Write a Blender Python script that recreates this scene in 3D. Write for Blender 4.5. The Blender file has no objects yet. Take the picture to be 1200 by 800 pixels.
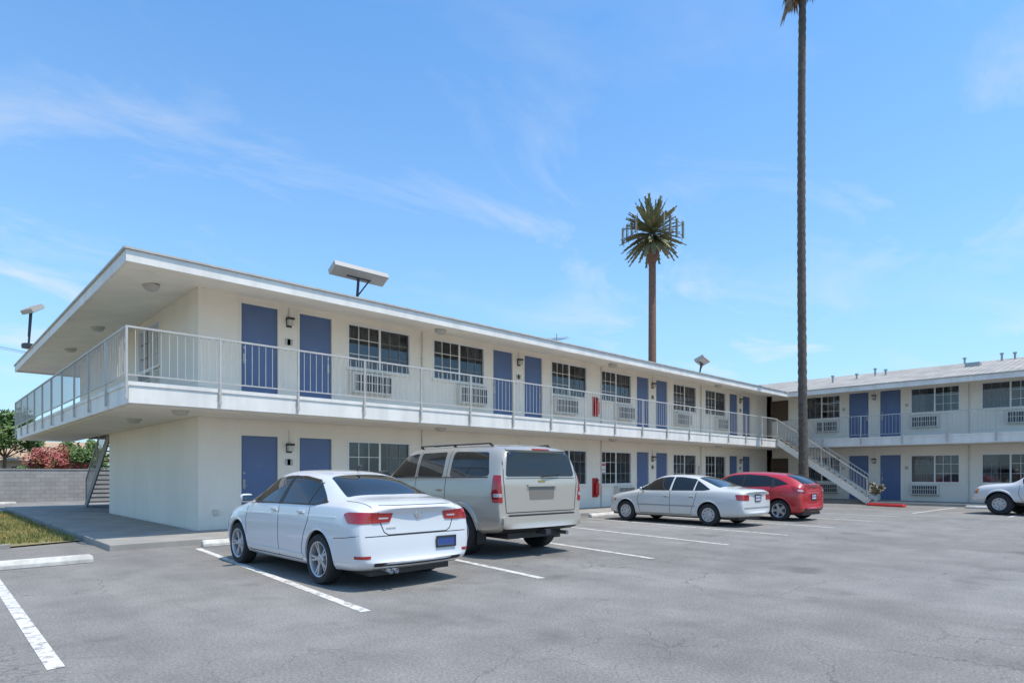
import bpy, bmesh, math, random
from mathutils import Vector, Matrix
from mathutils.bvhtree import BVHTree
random.seed(7)
S=bpy.context.scene
COL=S.collection
Z=Vector((0,0,1))
# ------------------------------------------------------------ materials
def newmat(name):
    m=bpy.data.materials.new(name); m.use_nodes=True
    nt=m.node_tree; b=nt.nodes['Principled BSDF']
    return m,nt,b
def N(nt,t,**k):
    n=nt.nodes.new(t)
    for a,v in k.items(): setattr(n,a,v)
    return n
def noise(nt,vec,scale,detail=4,rough=.55):
    n=N(nt,'ShaderNodeTexNoise'); n.inputs['Scale'].default_value=scale
    n.inputs['Detail'].default_value=detail; n.inputs['Roughness'].default_value=rough
    nt.links.new(vec,n.inputs['Vector']); return n.outputs['Fac']
def ramp(nt,fac,stops):
    r=N(nt,'ShaderNodeValToRGB'); nt.links.new(fac,r.inputs[0])
    e=r.color_ramp.elements
    while len(e)<len(stops): e.new(.5)
    for i,(p,c) in enumerate(stops):
        e[i].position=p
        if not hasattr(c,'__len__'): c=(c,c,c)
        e[i].color=(c[0],c[1],c[2],1)
    return r.outputs[0]
def mixc(nt,a,b,fac,mode='MIX'):
    n=N(nt,'ShaderNodeMix',data_type='RGBA',blend_type=mode)
    if hasattr(fac,'is_linked') : nt.links.new(fac,n.inputs[0])
    else: n.inputs[0].default_value=fac
    for s,v in ((n.inputs[6],a),(n.inputs[7],b)):
        if hasattr(v,'is_linked'): nt.links.new(v,s)
        else:
            if not hasattr(v,'__len__'): v=(v,v,v)
            s.default_value=(v[0],v[1],v[2],1)
    return n.outputs[2]
def math_(nt,op,a,b=0.0,clamp=False):
    n=N(nt,'ShaderNodeMath',operation=op); n.use_clamp=clamp
    for s,v in ((n.inputs[0],a),(n.inputs[1],b)):
        if hasattr(v,'is_linked'): nt.links.new(v,s)
        else: s.default_value=v
    return n.outputs[0]
def coords(nt,which='Object',scale=None):
    t=N(nt,'ShaderNodeTexCoord').outputs[which]
    if scale:
        mp=N(nt,'ShaderNodeMapping'); mp.inputs['Scale'].default_value=scale
        nt.links.new(t,mp.inputs[0]); return mp.outputs[0]
    return t
def M(name,col,rough=.6,metal=0,var=0,vscale=3,bump=0,bscale=40,coat=0,grime=0):
    m,nt,b=newmat(name)
    b.inputs['Base Color'].default_value=(*col,1)
    b.inputs['Roughness'].default_value=rough
    b.inputs['Metallic'].default_value=metal
    if coat:
        b.inputs['Coat Weight'].default_value=coat; b.inputs['Coat Roughness'].default_value=.04
    c=None
    if var or grime or bump: v=coords(nt)
    if var:
        f=noise(nt,v,vscale,4)
        c=ramp(nt,f,[(.3,[x*(1-var) for x in col]),(.7,[min(1,x*(1+var)) for x in col])])
    if grime:
        gv=coords(nt,'Object',(1.6,1.6,.25))
        g=ramp(nt,noise(nt,gv,1.3,5,.65),[(.42,1.0),(.8,1-grime)])
        c=mixc(nt,c if c is not None else col,g,1.0,'MULTIPLY')
    if c is not None: nt.links.new(c,b.inputs['Base Color'])
    if bump:
        bp=N(nt,'ShaderNodeBump'); bp.inputs['Strength'].default_value=bump; bp.inputs['Distance'].default_value=.02
        nt.links.new(noise(nt,v,bscale,2),bp.inputs['Height']); nt.links.new(bp.outputs[0],b.inputs['Normal'])
    return m
stucco=M('stucco_wall',(.84,.765,.645),.85,var=.035,vscale=.7,bump=.25,bscale=55,grime=.06)
trimw=M('white_trim',(.78,.735,.665),.6,var=.06,vscale=2,grime=.24)
soffit=M('soffit_paint',(.81,.74,.63),.75,var=.06,vscale=1.2,grime=.08)
railm=M('railing_paint',(.47,.44,.40),.5,var=.08,vscale=4)
doorm=M('blue_door_paint',(.098,.148,.275),.45,var=.06,vscale=2,grime=.08)
metalg=M('grey_metal',(.35,.35,.35),.4,.7)
darkm=M('dark_metal',(.03,.03,.032),.5)
brownm=M('brown_louver',(.10,.065,.04),.6,var=.15,vscale=5)
whitem=M('white_frame',(.78,.76,.72),.4)
acm=M('ac_casing',(.70,.66,.59),.5,var=.05)
curt=M('curtain',(.22,.215,.205),.9,var=.15,vscale=6)
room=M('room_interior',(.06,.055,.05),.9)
conc=M('concrete',(.30,.28,.25),.85,var=.15,vscale=1.2,bump=.2,bscale=40,grime=.15)
redp=M('red_paint',(.55,.035,.03),.45,var=.08)
def shingle():
    m,nt,b=newmat('roof_shingles'); v=coords(nt)
    br=N(nt,'ShaderNodeTexBrick'); nt.links.new(coords(nt,'Object',(1,1,1)),br.inputs[0])
    br.inputs['Scale'].default_value=1; br.inputs['Brick Width'].default_value=.5; br.inputs['Row Height'].default_value=.28
    br.inputs['Mortar Size'].default_value=.02
    br.inputs['Color1'].default_value=(.44,.40,.35,1); br.inputs['Color2'].default_value=(.36,.33,.29,1); br.inputs['Mortar'].default_value=(.20,.19,.17,1)
    c=mixc(nt,br.outputs[0],ramp(nt,noise(nt,v,.8,5),[(.35,.75),(.65,1.0)]),1,'MULTIPLY')
    nt.links.new(c,b.inputs['Base Color']); b.inputs['Roughness'].default_value=.9
    return m
roofm=shingle()
def winglass():
    m,nt,b=newmat('window_glass')
    nt.nodes.remove(b); out=nt.nodes['Material Output']
    t=N(nt,'ShaderNodeBsdfTransparent'); t.inputs[0].default_value=(.55,.58,.60,1)
    g=N(nt,'ShaderNodeBsdfGlossy'); g.inputs['Roughness'].default_value=.03; g.inputs[0].default_value=(.85,.9,.95,1)
    fr=N(nt,'ShaderNodeFresnel'); fr.inputs[0].default_value=1.5
    f=math_(nt,'ADD',fr.outputs[0],.04,True)
    mx=N(nt,'ShaderNodeMixShader'); nt.links.new(f,mx.inputs[0]); nt.links.new(t.outputs[0],mx.inputs[1]); nt.links.new(g.outputs[0],mx.inputs[2])
    nt.links.new(mx.outputs[0],out.inputs[0]); return m
glassm=winglass()
def asphalt():
    m,nt,b=newmat('asphalt'); v=coords(nt)
    big=ramp(nt,noise(nt,v,.16,4,.6),[(.32,(.190,.176,.158)),(.68,(.262,.246,.224))])
    mid=ramp(nt,noise(nt,v,1.3,6,.7),[(.3,.82),(.7,1.12)])
    c=mixc(nt,big,mid,1,'MULTIPLY')
    fn=noise(nt,v,42,3,.9)
    fine=ramp(nt,fn,[(.28,.42),(.5,1.0),(.72,1.6)])
    c=mixc(nt,c,fine,.85,'MULTIPLY')
    st=ramp(nt,noise(nt,coords(nt,'Object',(.5,.06,1)),1.6,4,.6),[(.4,1.0),(.68,.82)])
    c=mixc(nt,c,st,1,'MULTIPLY')
    nz=N(nt,'ShaderNodeTexNoise'); nz.inputs['Scale'].default_value=1.3; nz.inputs['Detail'].default_value=6; nz.inputs['Roughness'].default_value=.65; nt.links.new(v,nz.inputs[0])
    dv=mixc(nt,v,nz.outputs['Color'],.7,'ADD')
    def crack(scale,w1,maskscale,lo,hi,dark):
        vo=N(nt,'ShaderNodeTexVoronoi',feature='DISTANCE_TO_EDGE'); vo.inputs['Scale'].default_value=scale
        nt.links.new(dv,vo.inputs[0])
        k=ramp(nt,vo.outputs['Distance'],[(0,1.0),(w1*.3,1.0),(w1,0.0)])
        mk=ramp(nt,noise(nt,v,maskscale,2),[(lo,0.0),(hi,1.0)])
        return math_(nt,'MULTIPLY',math_(nt,'MULTIPLY',k,mk),dark)
    c1=crack(.42,.0040,.3,.42,.56,.60)
    c2=crack(1.7,.011,.25,.51,.63,.50)
    cr=math_(nt,'MAXIMUM',c1,c2)
    c=mixc(nt,c,(.055,.050,.045),cr)
    oil=ramp(nt,noise(nt,v,.9,3,.5),[(.60,0.0),(.72,.5)])
    c=mixc(nt,c,(.085,.079,.07),oil)
    nt.links.new(c,b.inputs['Base Color']); b.inputs['Roughness'].default_value=.88
    h=math_(nt,'SUBTRACT',fn,math_(nt,'MULTIPLY',cr,1.5))
    bp=N(nt,'ShaderNodeBump'); bp.inputs['Strength'].default_value=.6; bp.inputs['Distance'].default_value=.014
    nt.links.new(h,bp.inputs['Height']); nt.links.new(bp.outputs[0],b.inputs['Normal'])
    return m
asph=asphalt()
def wornpaint():
    m,nt,b=newmat('worn_road_paint'); v=coords(nt)
    f=ramp(nt,noise(nt,v,9,6,.75),[(.38,1.0),(.50,0.0)])
    c=mixc(nt,(.68,.65,.60),(.24,.22,.20),f)
    c=mixc(nt,c,ramp(nt,noise(nt,v,1.5,4),[(.3,.78),(.7,1.0)]),1,'MULTIPLY')
    nt.links.new(c,b.inputs['Base Color']); b.inputs['Roughness'].default_value=.8
    return m
linep=wornpaint()
def leafmat(name,c1,c2,scale=2.5):
    m,nt,b=newmat(name); v=coords(nt)
    nt.links.new(ramp(nt,noise(nt,v,scale,3,.7),[(.3,c1),(.7,c2)]),b.inputs['Base Color'])
    b.inputs['Roughness'].default_value=.6
    return m
leafg=leafmat('leaves_green',(.035,.075,.014),(.12,.19,.035))
leafr=leafmat('bougainvillea_leaves',(.50,.06,.10),(.14,.13,.03),1.8)
grassm=leafmat('grass_blades',(.07,.13,.02),(.36,.27,.09),.45)
soilm=leafmat('lawn_soil',(.12,.13,.045),(.38,.28,.14),.45)
barkm=M('palm_bark',(.10,.082,.065),.9,var=.3,vscale=6,bump=.8,bscale=8)
woodm=M('bark',(.12,.09,.06),.9,var=.2,vscale=5)
mpt=M('tower_trunk',(.20,.105,.07),.8,var=.15,vscale=3,bump=.4,bscale=10)
mpf=leafmat('tower_fronds',(.09,.10,.05),(.30,.28,.14),.7)
deadf=leafmat('dead_fronds',(.20,.11,.05),(.42,.27,.15),1.5)
# ------------------------------------------------------------ mesh builder
class MB:
    def __init__(s): s.v=[];s.f=[];s.m=[]
    def add(s,vs,fs,m=0):
        o=len(s.v); s.v+= [tuple(p) for p in vs]
        s.f+=[tuple(i+o for i in f) for f in fs]; s.m+=[m]*len(fs)
    BF=[(0,1,3,2),(4,6,7,5),(0,4,5,1),(2,3,7,6),(0,2,6,4),(1,5,7,3)]
    def box(s,x0,x1,y0,y1,z0,z1,m=0,F=None):
        vs=[(x,y,z) for x in (x0,x1) for y in (y0,y1) for z in (z0,z1)]
        if F: vs=[F(*p) for p in vs]
        s.add(vs,MB.BF,m)
    def obox(s,mat,sx,sy,sz,m=0):
        vs=[mat@Vector((x*sx/2,y*sy/2,z*sz/2)) for x in (-1,1) for y in (-1,1) for z in (-1,1)]
        s.add(vs,MB.BF,m)
    def beam(s,p0,p1,w,h,m=0):
        p0=Vector(p0);p1=Vector(p1);d=(p1-p0).normalized()
        side=d.cross(Z)
        side=side.normalized() if side.length>1e-4 else Vector((1,0,0))
        up=side.cross(d).normalized()
        vs=[p+side*(a*w/2)+up*(b*h/2) for p in (p0,p1) for a in (-1,1) for b in (-1,1)]
        s.add(vs,MB.BF,m)
    def cyl(s,p0,p1,r0,r1=None,n=12,m=0,caps=True):
        r1=r0 if r1 is None else r1
        p0=Vector(p0);p1=Vector(p1);d=(p1-p0).normalized()
        a=d.orthogonal().normalized();b=d.cross(a)
        vs=[];
        for p,r in ((p0,r0),(p1,r1)):
            for i in range(n):
                t=2*math.pi*i/n; vs.append(p+a*(r*math.cos(t))+b*(r*math.sin(t)))
        fs=[(i,(i+1)%n,n+(i+1)%n,n+i) for i in range(n)]
        if caps: fs+=[tuple(range(n))[::-1],tuple(range(n,2*n))]
        s.add(vs,fs,m)
    def lathe(s,c,axis,prof,n=32,m=0):
        c=Vector(c);d=Vector(axis).normalized();a=d.orthogonal().normalized();b=d.cross(a)
        vs=[];k=len(prof)
        for i in range(n):
            t=2*math.pi*i/n; e=a*math.cos(t)+b*math.sin(t)
            for r,h in prof: vs.append(c+e*r+d*h)
        fs=[(i*k+j,((i+1)%n)*k+j,((i+1)%n)*k+j+1,i*k+j+1) for i in range(n) for j in range(k-1)]
        s.add(vs,fs,m)
    def build(s,name,mats,parent=None,smooth=False,bevel=0,recalc=True,angle=40):
        me=bpy.data.meshes.new(name); me.from_pydata(s.v,[],s.f)
        for mt in (mats if isinstance(mats,(list,tuple)) else [mats]): me.materials.append(mt)
        me.polygons.foreach_set('material_index',s.m)
        if recalc:
            bm=bmesh.new(); bm.from_mesh(me); bmesh.ops.recalc_face_normals(bm,faces=bm.faces); bm.to_mesh(me); bm.free()
        if smooth:
            me.polygons.foreach_set('use_smooth',[True]*len(me.polygons)); me.set_sharp_from_angle(angle=math.radians(angle))
        me.update()
        o=bpy.data.objects.new(name,me); COL.objects.link(o)
        if parent: o.parent=parent
        if bevel:
            b=o.modifiers.new('bevel','BEVEL'); b.width=bevel; b.segments=2; b.limit_method='ANGLE'
        return o
def empty(name,loc=(0,0,0),rot=0):
    e=bpy.data.objects.new(name,None); COL.objects.link(e); e.location=loc; e.rotation_euler=(0,0,rot); e.empty_display_size=.3
    return e
# ------------------------------------------------------------ camera
cam=bpy.data.cameras.new('camera'); co=bpy.data.objects.new('camera',cam); COL.objects.link(co)
co.location=(0,0,1.4); co.rotation_euler=(math.radians(90),0,math.radians(-43.85))
cam.lens=730/1200*36; cam.sensor_width=36; cam.shift_y=155/1200; cam.clip_end=3000; cam.clip_start=.05
S.camera=co
# ------------------------------------------------------------ world + sun
sd=Vector((.10,-.36,.93)).normalized()
el=math.asin(sd.z)
w=bpy.data.worlds.new('World'); S.world=w; w.use_nodes=True
nt=w.node_tree; bg=nt.nodes['Background']
sky=N(nt,'ShaderNodeTexSky',sky_type='NISHITA'); sky.sun_disc=False; sky.sun_elevation=el; sky.sun_rotation=math.atan2(sd.x,sd.y)
sky.air_density=1.0; sky.dust_density=.8; sky.ozone_density=1.5
skc=mixc(nt,sky.outputs[0],(.90,1.50,1.86),1.0,'MULTIPLY')
g=N(nt,'ShaderNodeTexCoord').outputs['Generated']
sx=N(nt,'ShaderNodeSeparateXYZ'); nt.links.new(g,sx.inputs[0])
hzf=ramp(nt,sx.outputs[2],[(.0,.80),(.10,.55),(.28,.24),(.60,.03)])
skc=mixc(nt,skc,(3.7,4.75,5.6),hzf)
den=math_(nt,'ADD',math_(nt,'MAXIMUM',sx.outputs[2],0.0),.12)
cb=N(nt,'ShaderNodeCombineXYZ'); nt.links.new(math_(nt,'DIVIDE',sx.outputs[0],den),cb.inputs[0]); nt.links.new(math_(nt,'DIVIDE',sx.outputs[1],den),cb.inputs[1])
mp=N(nt,'ShaderNodeMapping'); mp.inputs['Scale'].default_value=(.9,1.35,1); mp.inputs['Rotation'].default_value=(0,0,math.radians(-25)); mp.inputs['Location'].default_value=(5.3,2.9,0); nt.links.new(cb.outputs[0],mp.inputs[0])
n1=N(nt,'ShaderNodeTexNoise'); n1.inputs['Scale'].default_value=1.5; n1.inputs['Detail'].default_value=9; n1.inputs['Roughness'].default_value=.6; n1.inputs['Distortion'].default_value=.6; nt.links.new(mp.outputs[0],n1.inputs[0])
n2=N(nt,'ShaderNodeTexNoise'); n2.inputs['Scale'].default_value=.5; n2.inputs['Detail'].default_value=3; nt.links.new(mp.outputs[0],n2.inputs[0])
f1=ramp(nt,n1.outputs['Fac'],[(.50,0.0),(.74,1.0)]); f2=ramp(nt,n2.outputs['Fac'],[(.40,.16),(.62,1.0)])
hz=ramp(nt,sx.outputs[2],[(.0,1.0),(.28,.85),(.48,.35),(.65,.18)])
cl=math_(nt,'MULTIPLY',math_(nt,'MULTIPLY',f1,f2),hz)
c=mixc(nt,skc,(5.8,6.0,6.2),cl)
nt.links.new(c,bg.inputs[0]); bg.inputs[1].default_value=.15
sl=bpy.data.lights.new('sun','SUN'); sl.energy=4.6; sl.angle=math.radians(.5); sl.color=(1,.93,.83)
so=bpy.data.objects.new('sun',sl); COL.objects.link(so); so.rotation_euler=sd.to_track_quat('Z','Y').to_euler(); so.location=(0,0,40)
S.view_settings.view_transform='Standard'; S.view_settings.look='None'; S.view_settings.exposure=0
# ------------------------------------------------------------ ground
def sheet(name,x0,x1,y0,y1,z,mat):
    mb=MB(); mb.add([(x0,y0,z),(x1,y0,z),(x1,y1,z),(x0,y1,z)],[(0,1,2,3)]); return mb.build(name,mat,recalc=False)
dirt=M('dry_ground',(.22,.19,.14),.9,var=.2,vscale=.2)
sheet('ground',-1500,1500,-1500,1500,-.008,dirt)
sheet('parking_lot',-60,70,-60,48,0,asph)
mb=MB()
def line(x0,y0,x1,y1,w=.11):
    d=Vector((x1-x0,y1-y0,0)).normalized();s=Vector((d.y,-d.x,0))*w/2
    n=8
    for i in range(n):
        a=Vector((x0,y0,.004)).lerp(Vector((x1,y1,.004)),i/n);b=Vector((x0,y0,.004)).lerp(Vector((x1,y1,.004)),(i+1)/n)
        mb.add([a-s,a+s,b+s,b-s],[(0,1,2,3)])
for (x0,y0,x1,y1) in [(.74,5.5,.78,11.4),(3.32,5.6,3.85,12.5),(6.08,5.75,7.0,12.5),(8.82,5.8,10.0,12.5),(11.6,5.9,12.8,12.5),(14.4,5.9,15.3,12.5),(17.3,5.9,17.9,12.5),(20.5,5.9,20.9,12.5),(23.3,5.9,23.7,12.5),
    (-2.0,5.5,-2.0,11.4),(25.6,3.4,31.3,3.2),(25.6,6.1,31.3,5.9),(25.6,.6,31.3,.5),(25.6,-2.1,31.3,-2.2)]:
    line(x0,y0,x1,y1)
mb.build('parking_markings',linep,recalc=False)
mb=MB()
mb.box(2.55,32.0,13.15,15.1,-.05,.12); mb.box(2.55,4.6,15.1,31,-.05,.121); mb.box(32.0,34.4,-14.3,15.1,-.05,.1215)
mb.box(4.6,12,24.4,31,-.05,.119)
mb.build('sidewalk',conc,bevel=.015)
mb=MB(); mb.box(-20,2.4,29.5,32.5,-.05,.03); mb.build('concrete_path',M('pale_concrete',(.42,.39,.34),.85,var=.1,vscale=1))
mb=MB()
lp=[(-14,15.0),(1.2,15.0),(2.5,15.5),(2.5,29.3),(-14,29.3)]
mb.add([(x,y,.03) for x,y in lp],[tuple(range(5))]); 
lawn=mb.build('lawn',soilm,recalc=False)
mb=MB()
for i in range(24000):
    x=2.45-abs(random.gauss(0,1))*4.0; y=15.05+random.random()**1.5*14
    if x<-12 or (x>1.2 and y<15.55): continue
    a=random.random()*6.28;h=random.uniform(.04,.10);wd=.012
    dx,dy=math.cos(a)*wd,math.sin(a)*wd
    lx,ly=random.uniform(-.04,.04),random.uniform(-.04,.04)
    mb.add([(x-dx,y-dy,.03),(x+dx,y+dy,.03),(x+lx,y+ly,.03+h)],[(0,1,2)])
mb.build('grass',grassm,recalc=False)
mb=MB(); mb.box(-14,1.3,14.85,14.98,-.02,.09); mb.build('lawn_kerb',conc,bevel=.01)
wsm=M('wheel_stop_paint',(.58,.55,.49),.75,var=.18,vscale=7,bump=.2,bscale=25,grime=.3)
def wheel_stop(x,y,rot=0,L=1.8,mat=wsm):
    mb=MB();
    pr=[(-.1,0),(-.1,.06),(-.06,.125),(.06,.125),(.1,.06),(.1,0)]
    vs=[];
    for t,sc in ((-L/2,1),(-L/2+.04,1),(L/2-.04,1),(L/2,1)):
        for a,b in pr: vs.append((t,a*(1 if abs(t)<L/2 else .85),b*(1 if abs(t)<L/2 else .8)))
    fs=[(i*6+j,i*6+(j+1)%6,(i+1)*6+(j+1)%6,(i+1)*6+j) for i in range(3) for j in range(6)]+[tuple(range(6)),tuple(range(18,24))]
    mb.add(vs,fs); o=mb.build('wheel_stop',mat,bevel=.008); o.location=(x,y,.002); o.rotation_euler=(0,0,rot); return o
wheel_stop(1.15,11.75,.02); wheel_stop(-1.5,11.75); 
for x in (4.9,8.2,11.2,14.0,16.6,19.4,22.3): wheel_stop(x,12.75,random.uniform(-.03,.03))
wheel_stop(30.2,8.2,1.2,1.7,redp); wheel_stop(30.9,4.6,1.57); wheel_stop(30.9,1.9,1.57)
wheel_stop(2.5,36.5,0); wheel_stop(-.5,36.5,0)
# ------------------------------------------------------------ motel
motel=empty('motel_building')
Fm=lambda s,n,z:(s,15.2-n,z)
Fw=lambda s,n,z:(34.5-n,s,z)
Fe=lambda s,n,z:(4.68-n,s,z)
wall=MB(); doors=MB(); frames=MB(); glass=MB(); curts=MB(); acs=MB(); hard=MB(); signs=MB(); lampm=MB(); pipes=MB()
def wallseg(F,s0,s1,z0,z1,ops,n0=-.2,n1=0):
    cur=s0
    for a,b,zb,zt in sorted(ops):
        wall.box(cur,a,n0,n1,z0,z1,0,F)
        if zb>z0+.001: wall.box(a,b,n0,n1,z0,zb,0,F)
        wall.box(a,b,n0,n1,zt,z1,0,F); cur=b
    wall.box(cur,s1,n0,n1,z0,z1,0,F)
def door(F,a,b,z0,zt,hinge):
    t=.05
    frames.box(a,a+t,-.10,.012,z0,zt,1,F); frames.box(b-t,b,-.10,.012,z0,zt,1,F); frames.box(a+t,b-t,-.10,.012,zt-t,zt,1,F)
    doors.box(a+t+.004,b-t-.004,-.09,-.045,z0+.02,zt-t-.004,0,F)
    hard.box(a+t,b-t,-.1,.03,z0,z0+.018,0,F)
    k=a+.13 if hinge else b-.13
    hard.box(k-.03,k+.03,-.045,-.03,z0+.92,z0+1.15,0,F)
    hard.box(k-.055,k+.055,-.028,-.006,z0+.98,z0+1.005,0,F)
    hard.cyl(F(k,-.045,z0+1.3),F(k,-.03,z0+1.3),.03,n=10)
    c=(a+b)/2
    hard.cyl(F(c,-.045,z0+1.5),F(c,-.038,z0+1.5),.012,n=8)
    sx_=b+.2 if hinge else a-.2
    signs.box(sx_-.07,sx_+.07,.002,.014,z0+1.5,z0+1.65,0,F)
def window(F,a,b,z0,zt,gridleft=True,cov=.5):
    t=.045
    for q in ((a,a+t,z0,zt),(b-t,b,z0,zt),(a+t,b-t,z0,z0+t),(a+t,b-t,zt-t,zt)): frames.box(q[0],q[1],-.09,.015,q[2],q[3],0,F)
    frames.box(a-.04,b+.04,.016,.05,z0-.05,z0-.002,1,F)
    c=(a+b)/2
    frames.box(c-.03,c+.03,-.075,-.01,z0+t,zt-t,0,F)
    for h,(p,q) in enumerate(((a+t,c-.03),(c+.03,b-t))):
        nd=-.035 if h==0 else -.055
        glass.add([F(p,nd,z0+t),F(q,nd,z0+t),F(q,nd,zt-t),F(p,nd,zt-t)],[(0,1,2,3)])
        for i in range(1,3):
            x=p+(q-p)*i/3; frames.box(x-.009,x+.009,nd+.004,nd+.016,z0+t,zt-t,0 if h==0 else 2,F)
        for i in range(1,3):
            zz=z0+(zt-z0)*i/3; frames.box(p,q,nd+.0045,nd+.0155,zz-.009,zz+.009,0 if h==0 else 2,F)
    def cs(p,q):
        n=max(4,int((q-p)/.03)); vs=[]
        for i in range(n+1):
            x=p+(q-p)*i/n; d=-.26+.03*math.sin(i*1.25)+.01*math.sin(i*.4)
            vs+= [F(x,d,z0-.05),F(x,d,zt+.03)]
        curts.add(vs,[(2*i,2*i+2,2*i+3,2*i+1) for i in range(n)])
    if cov>0: cs(a-.05,a-.05+(b-a)*cov*.5+.1); cs(b+.05-(b-a)*cov*.5-.1,b+.05)
def ac(F,a,b,z0,z1):
    acs.box(a,b,-.1,.20,z0,z1,0,F)
    acs.box(a-.03,b+.03,.001,.03,z0-.03,z1+.03,0,F)
    acs.box(a+.04,b-.04,.201,.204,z0+.04,z1-.04,1,F)
    n=int((b-a-.1)/.085)
    for i in range(n+1):
        x=a+.05+(b-a-.1)*i/n; acs.box(x-.008,x+.008,.205,.215,z0+.045,z1-.045,0,F)
    for zz in (z0+.025,(z0+z1)/2,z1-.055): acs.box(a+.03,b-.03,.206,.225,zz,zz+.02,0,F)
def sconce(F,s,z):
    lampm.box(s-.07,s+.07,.002,.03,z-.12,z+.12,0,F)
    lampm.box(s-.09,s+.09,.03,.16,z+.06,z+.11,0,F)
    lampm.box(s-.065,s+.065,.04,.14,z-.08,z+.058,1,F)
    pipes.cyl(F(s,.012,z+.13),F(s,.012,z+.45 if z<3 else z+.36),.010,n=6)
Rc=random.Random(3)
def facade(F,s0,s1,dlist,wlist,aclist):
    for fi in (0,1):
        fz,wz0,wz1=((.12,0.0,2.73),(3.135,3.10,5.72))[fi]
        zt=2.37 if fi==0 else 5.54
        w0,w1=(.98,2.30) if fi==0 else (4.26,5.48)
        a0,a1=(.42,.90) if fi==0 else (3.60,4.14)
        ops=[(a,b,fz,zt) for a,b in dlist]+[(a,b,w0,w1) for a,b in wlist]
        wallseg(F,s0,s1,wz0,wz1,ops)
        for i,(a,b) in enumerate(dlist): door(F,a,b,fz,zt,i%2==0)
        for a,b in wlist: window(F,a,b,w0,w1,cov=Rc.choice([.35,.6,.95,.95,.5]))
        for a,b in aclist: ac(F,a,b,a0,a1)
md=[];mw=[];ma=[]
for k in range(4):
    o=8.1*k
    md+= [(5.59+o,6.58+o),(7.04+o,8.03+o)]
    if k<3: mw+= [(8.44+o,10.48+o),(11.29+o,13.37+o)]; ma+=[(8.5+o,9.75+o),(12.2+o,13.35+o)]
facade(Fm,4.68,34.3,md,mw,ma)
wd=[];ww=[];wa=[]
for k in range(3):
    o=-8.1*k
    wd+=[(10.08+o,11.08+o),(8.67+o,9.66+o)]
    ww+=[(6.35+o,8.31+o)]; wa+=[(7.15+o,8.25+o)]
    if k<2: ww+=[(3.5+o,5.56+o)]; wa+=[(3.55+o,4.65+o)]
ww+=[(11.44,13.3),]; wa+=[(11.5,12.6)]
facade(Fw,-14,15.0,wd,ww,wa)
for z0,z1 in ((4.3,5.42),(1.0,2.25)):
    hard.box(14.1,15.05,.003,.05,z0,z1,1,Fw)
    for i in range(10): hard.box(14.14,15.0,.052,.07,z0+.05+i*(z1-z0-.1)/10,z0+.09+i*(z1-z0-.1)/10,1,Fw)
for k in range(4):
    for z in (2.05,5.2): sconce(Fm,6.81+8.1*k,z)
for y in (9.87,1.77,-6.3):
    for z in (2.05,5.2): sconce(Fw,y,z)
for s_ in (10.88,18.98+.45,27.08): 
    pipes.cyl(Fm(s_,.03,.12),Fm(s_,.03,2.7),.022,n=8); pipes.cyl(Fm(s_,.03,3.15),Fm(s_,.03,5.6),.022,n=8)
    for z in (.5,1.6,3.6,4.8): pipes.box(s_-.04,s_+.04,.001,.05,z,z+.03,0,Fm)
for s_ in (6.0,-2.1): pipes.cyl(Fw(s_,.03,.12),Fw(s_,.03,2.7),.022,n=8); pipes.cyl(Fw(s_,.03,3.15),Fw(s_,.03,5.5),.022,n=8)
pipes.box(10.93,11.15,.001,.10,1.35,1.75,0,Fm); pipes.box(26.8,27.03,.001,.10,1.3,1.75,0,Fm)
pipes.box(5.0,5.12,.001,.05,.45,.57,0,Fm); pipes.box(16.9,17.05,.001,.05,.3,.42,0,Fm)
signs.box(19.42,19.72,.004,.012,1.45,1.85,1,Fm); signs.box(19.45,19.69,.0125,.0145,1.72,1.80,2,Fm); signs.box(19.45,19.69,.0125,.0145,1.55,1.58,2,Fm)
wallseg(Fe,15.2+.2,24.15,0,2.73,[])
wallseg(Fe,15.4,29.2,3.10,5.72,[(18.3,20.4,4.26,5.48)]); window(Fe,18.3,20.4,4.26,5.48,cov=.9); ac(Fe,18.4,19.6,3.6,4.14)
wall.box(4.9,34.3,23.95,24.149,0,2.73); wall.box(4.885,49,29.0,29.198,3.1,5.72); wall.box(12,49,29.0,29.199,0,2.73)
wall.box(34.7,49,-14,-13.8,0,5.72)
wall.box(48.8,49,-13.8,29,0,5.72)
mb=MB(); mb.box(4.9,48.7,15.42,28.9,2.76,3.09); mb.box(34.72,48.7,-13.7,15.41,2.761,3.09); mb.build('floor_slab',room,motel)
wall.build('walls',stucco,motel)
doors.build('doors',doorm,motel); frames.build('window_frames',[whitem,stucco,M('bronze_muntin',(.22,.215,.21),.5)],motel)
glass.build('window_panes',glassm,motel,recalc=False); curts.build('curtains',curt,motel,smooth=True,recalc=False,angle=80)
acs.build('air_conditioners',[acm,M('ac_grille_dark',(.07,.068,.065),.6)],motel)
hard.build('door_hardware',[metalg,brownm],motel); signs.build('room_number_signs',[M('plaque',(.45,.43,.38),.5),M('notice_white',(.7,.69,.66),.5),redp],motel)
lampm.build('wall_lamps',[darkm,M('lamp_glass',(.5,.48,.4),.3)],motel,bevel=.004)
pipes.build('conduits',M('conduit_paint',(.62,.57,.49),.6,var=.1),motel)
mb=MB()
mb.box(2.91,32.73,13.43,15.19,2.73,3.13); mb.box(2.91,4.67,15.19,31,2.731,3.129); mb.box(32.73,34.49,-14.3,15.18,2.732,3.128)
b_=mb.build('balcony_slab',trimw,motel,bevel=.012)
mb=MB()
mb.box(2.89,32.70,13.41,13.429,3.07,3.145); mb.box(2.89,2.909,13.43,31.02,3.07,3.145); mb.box(32.71,32.729,-14.3,13.40,3.07,3.145)
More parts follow.
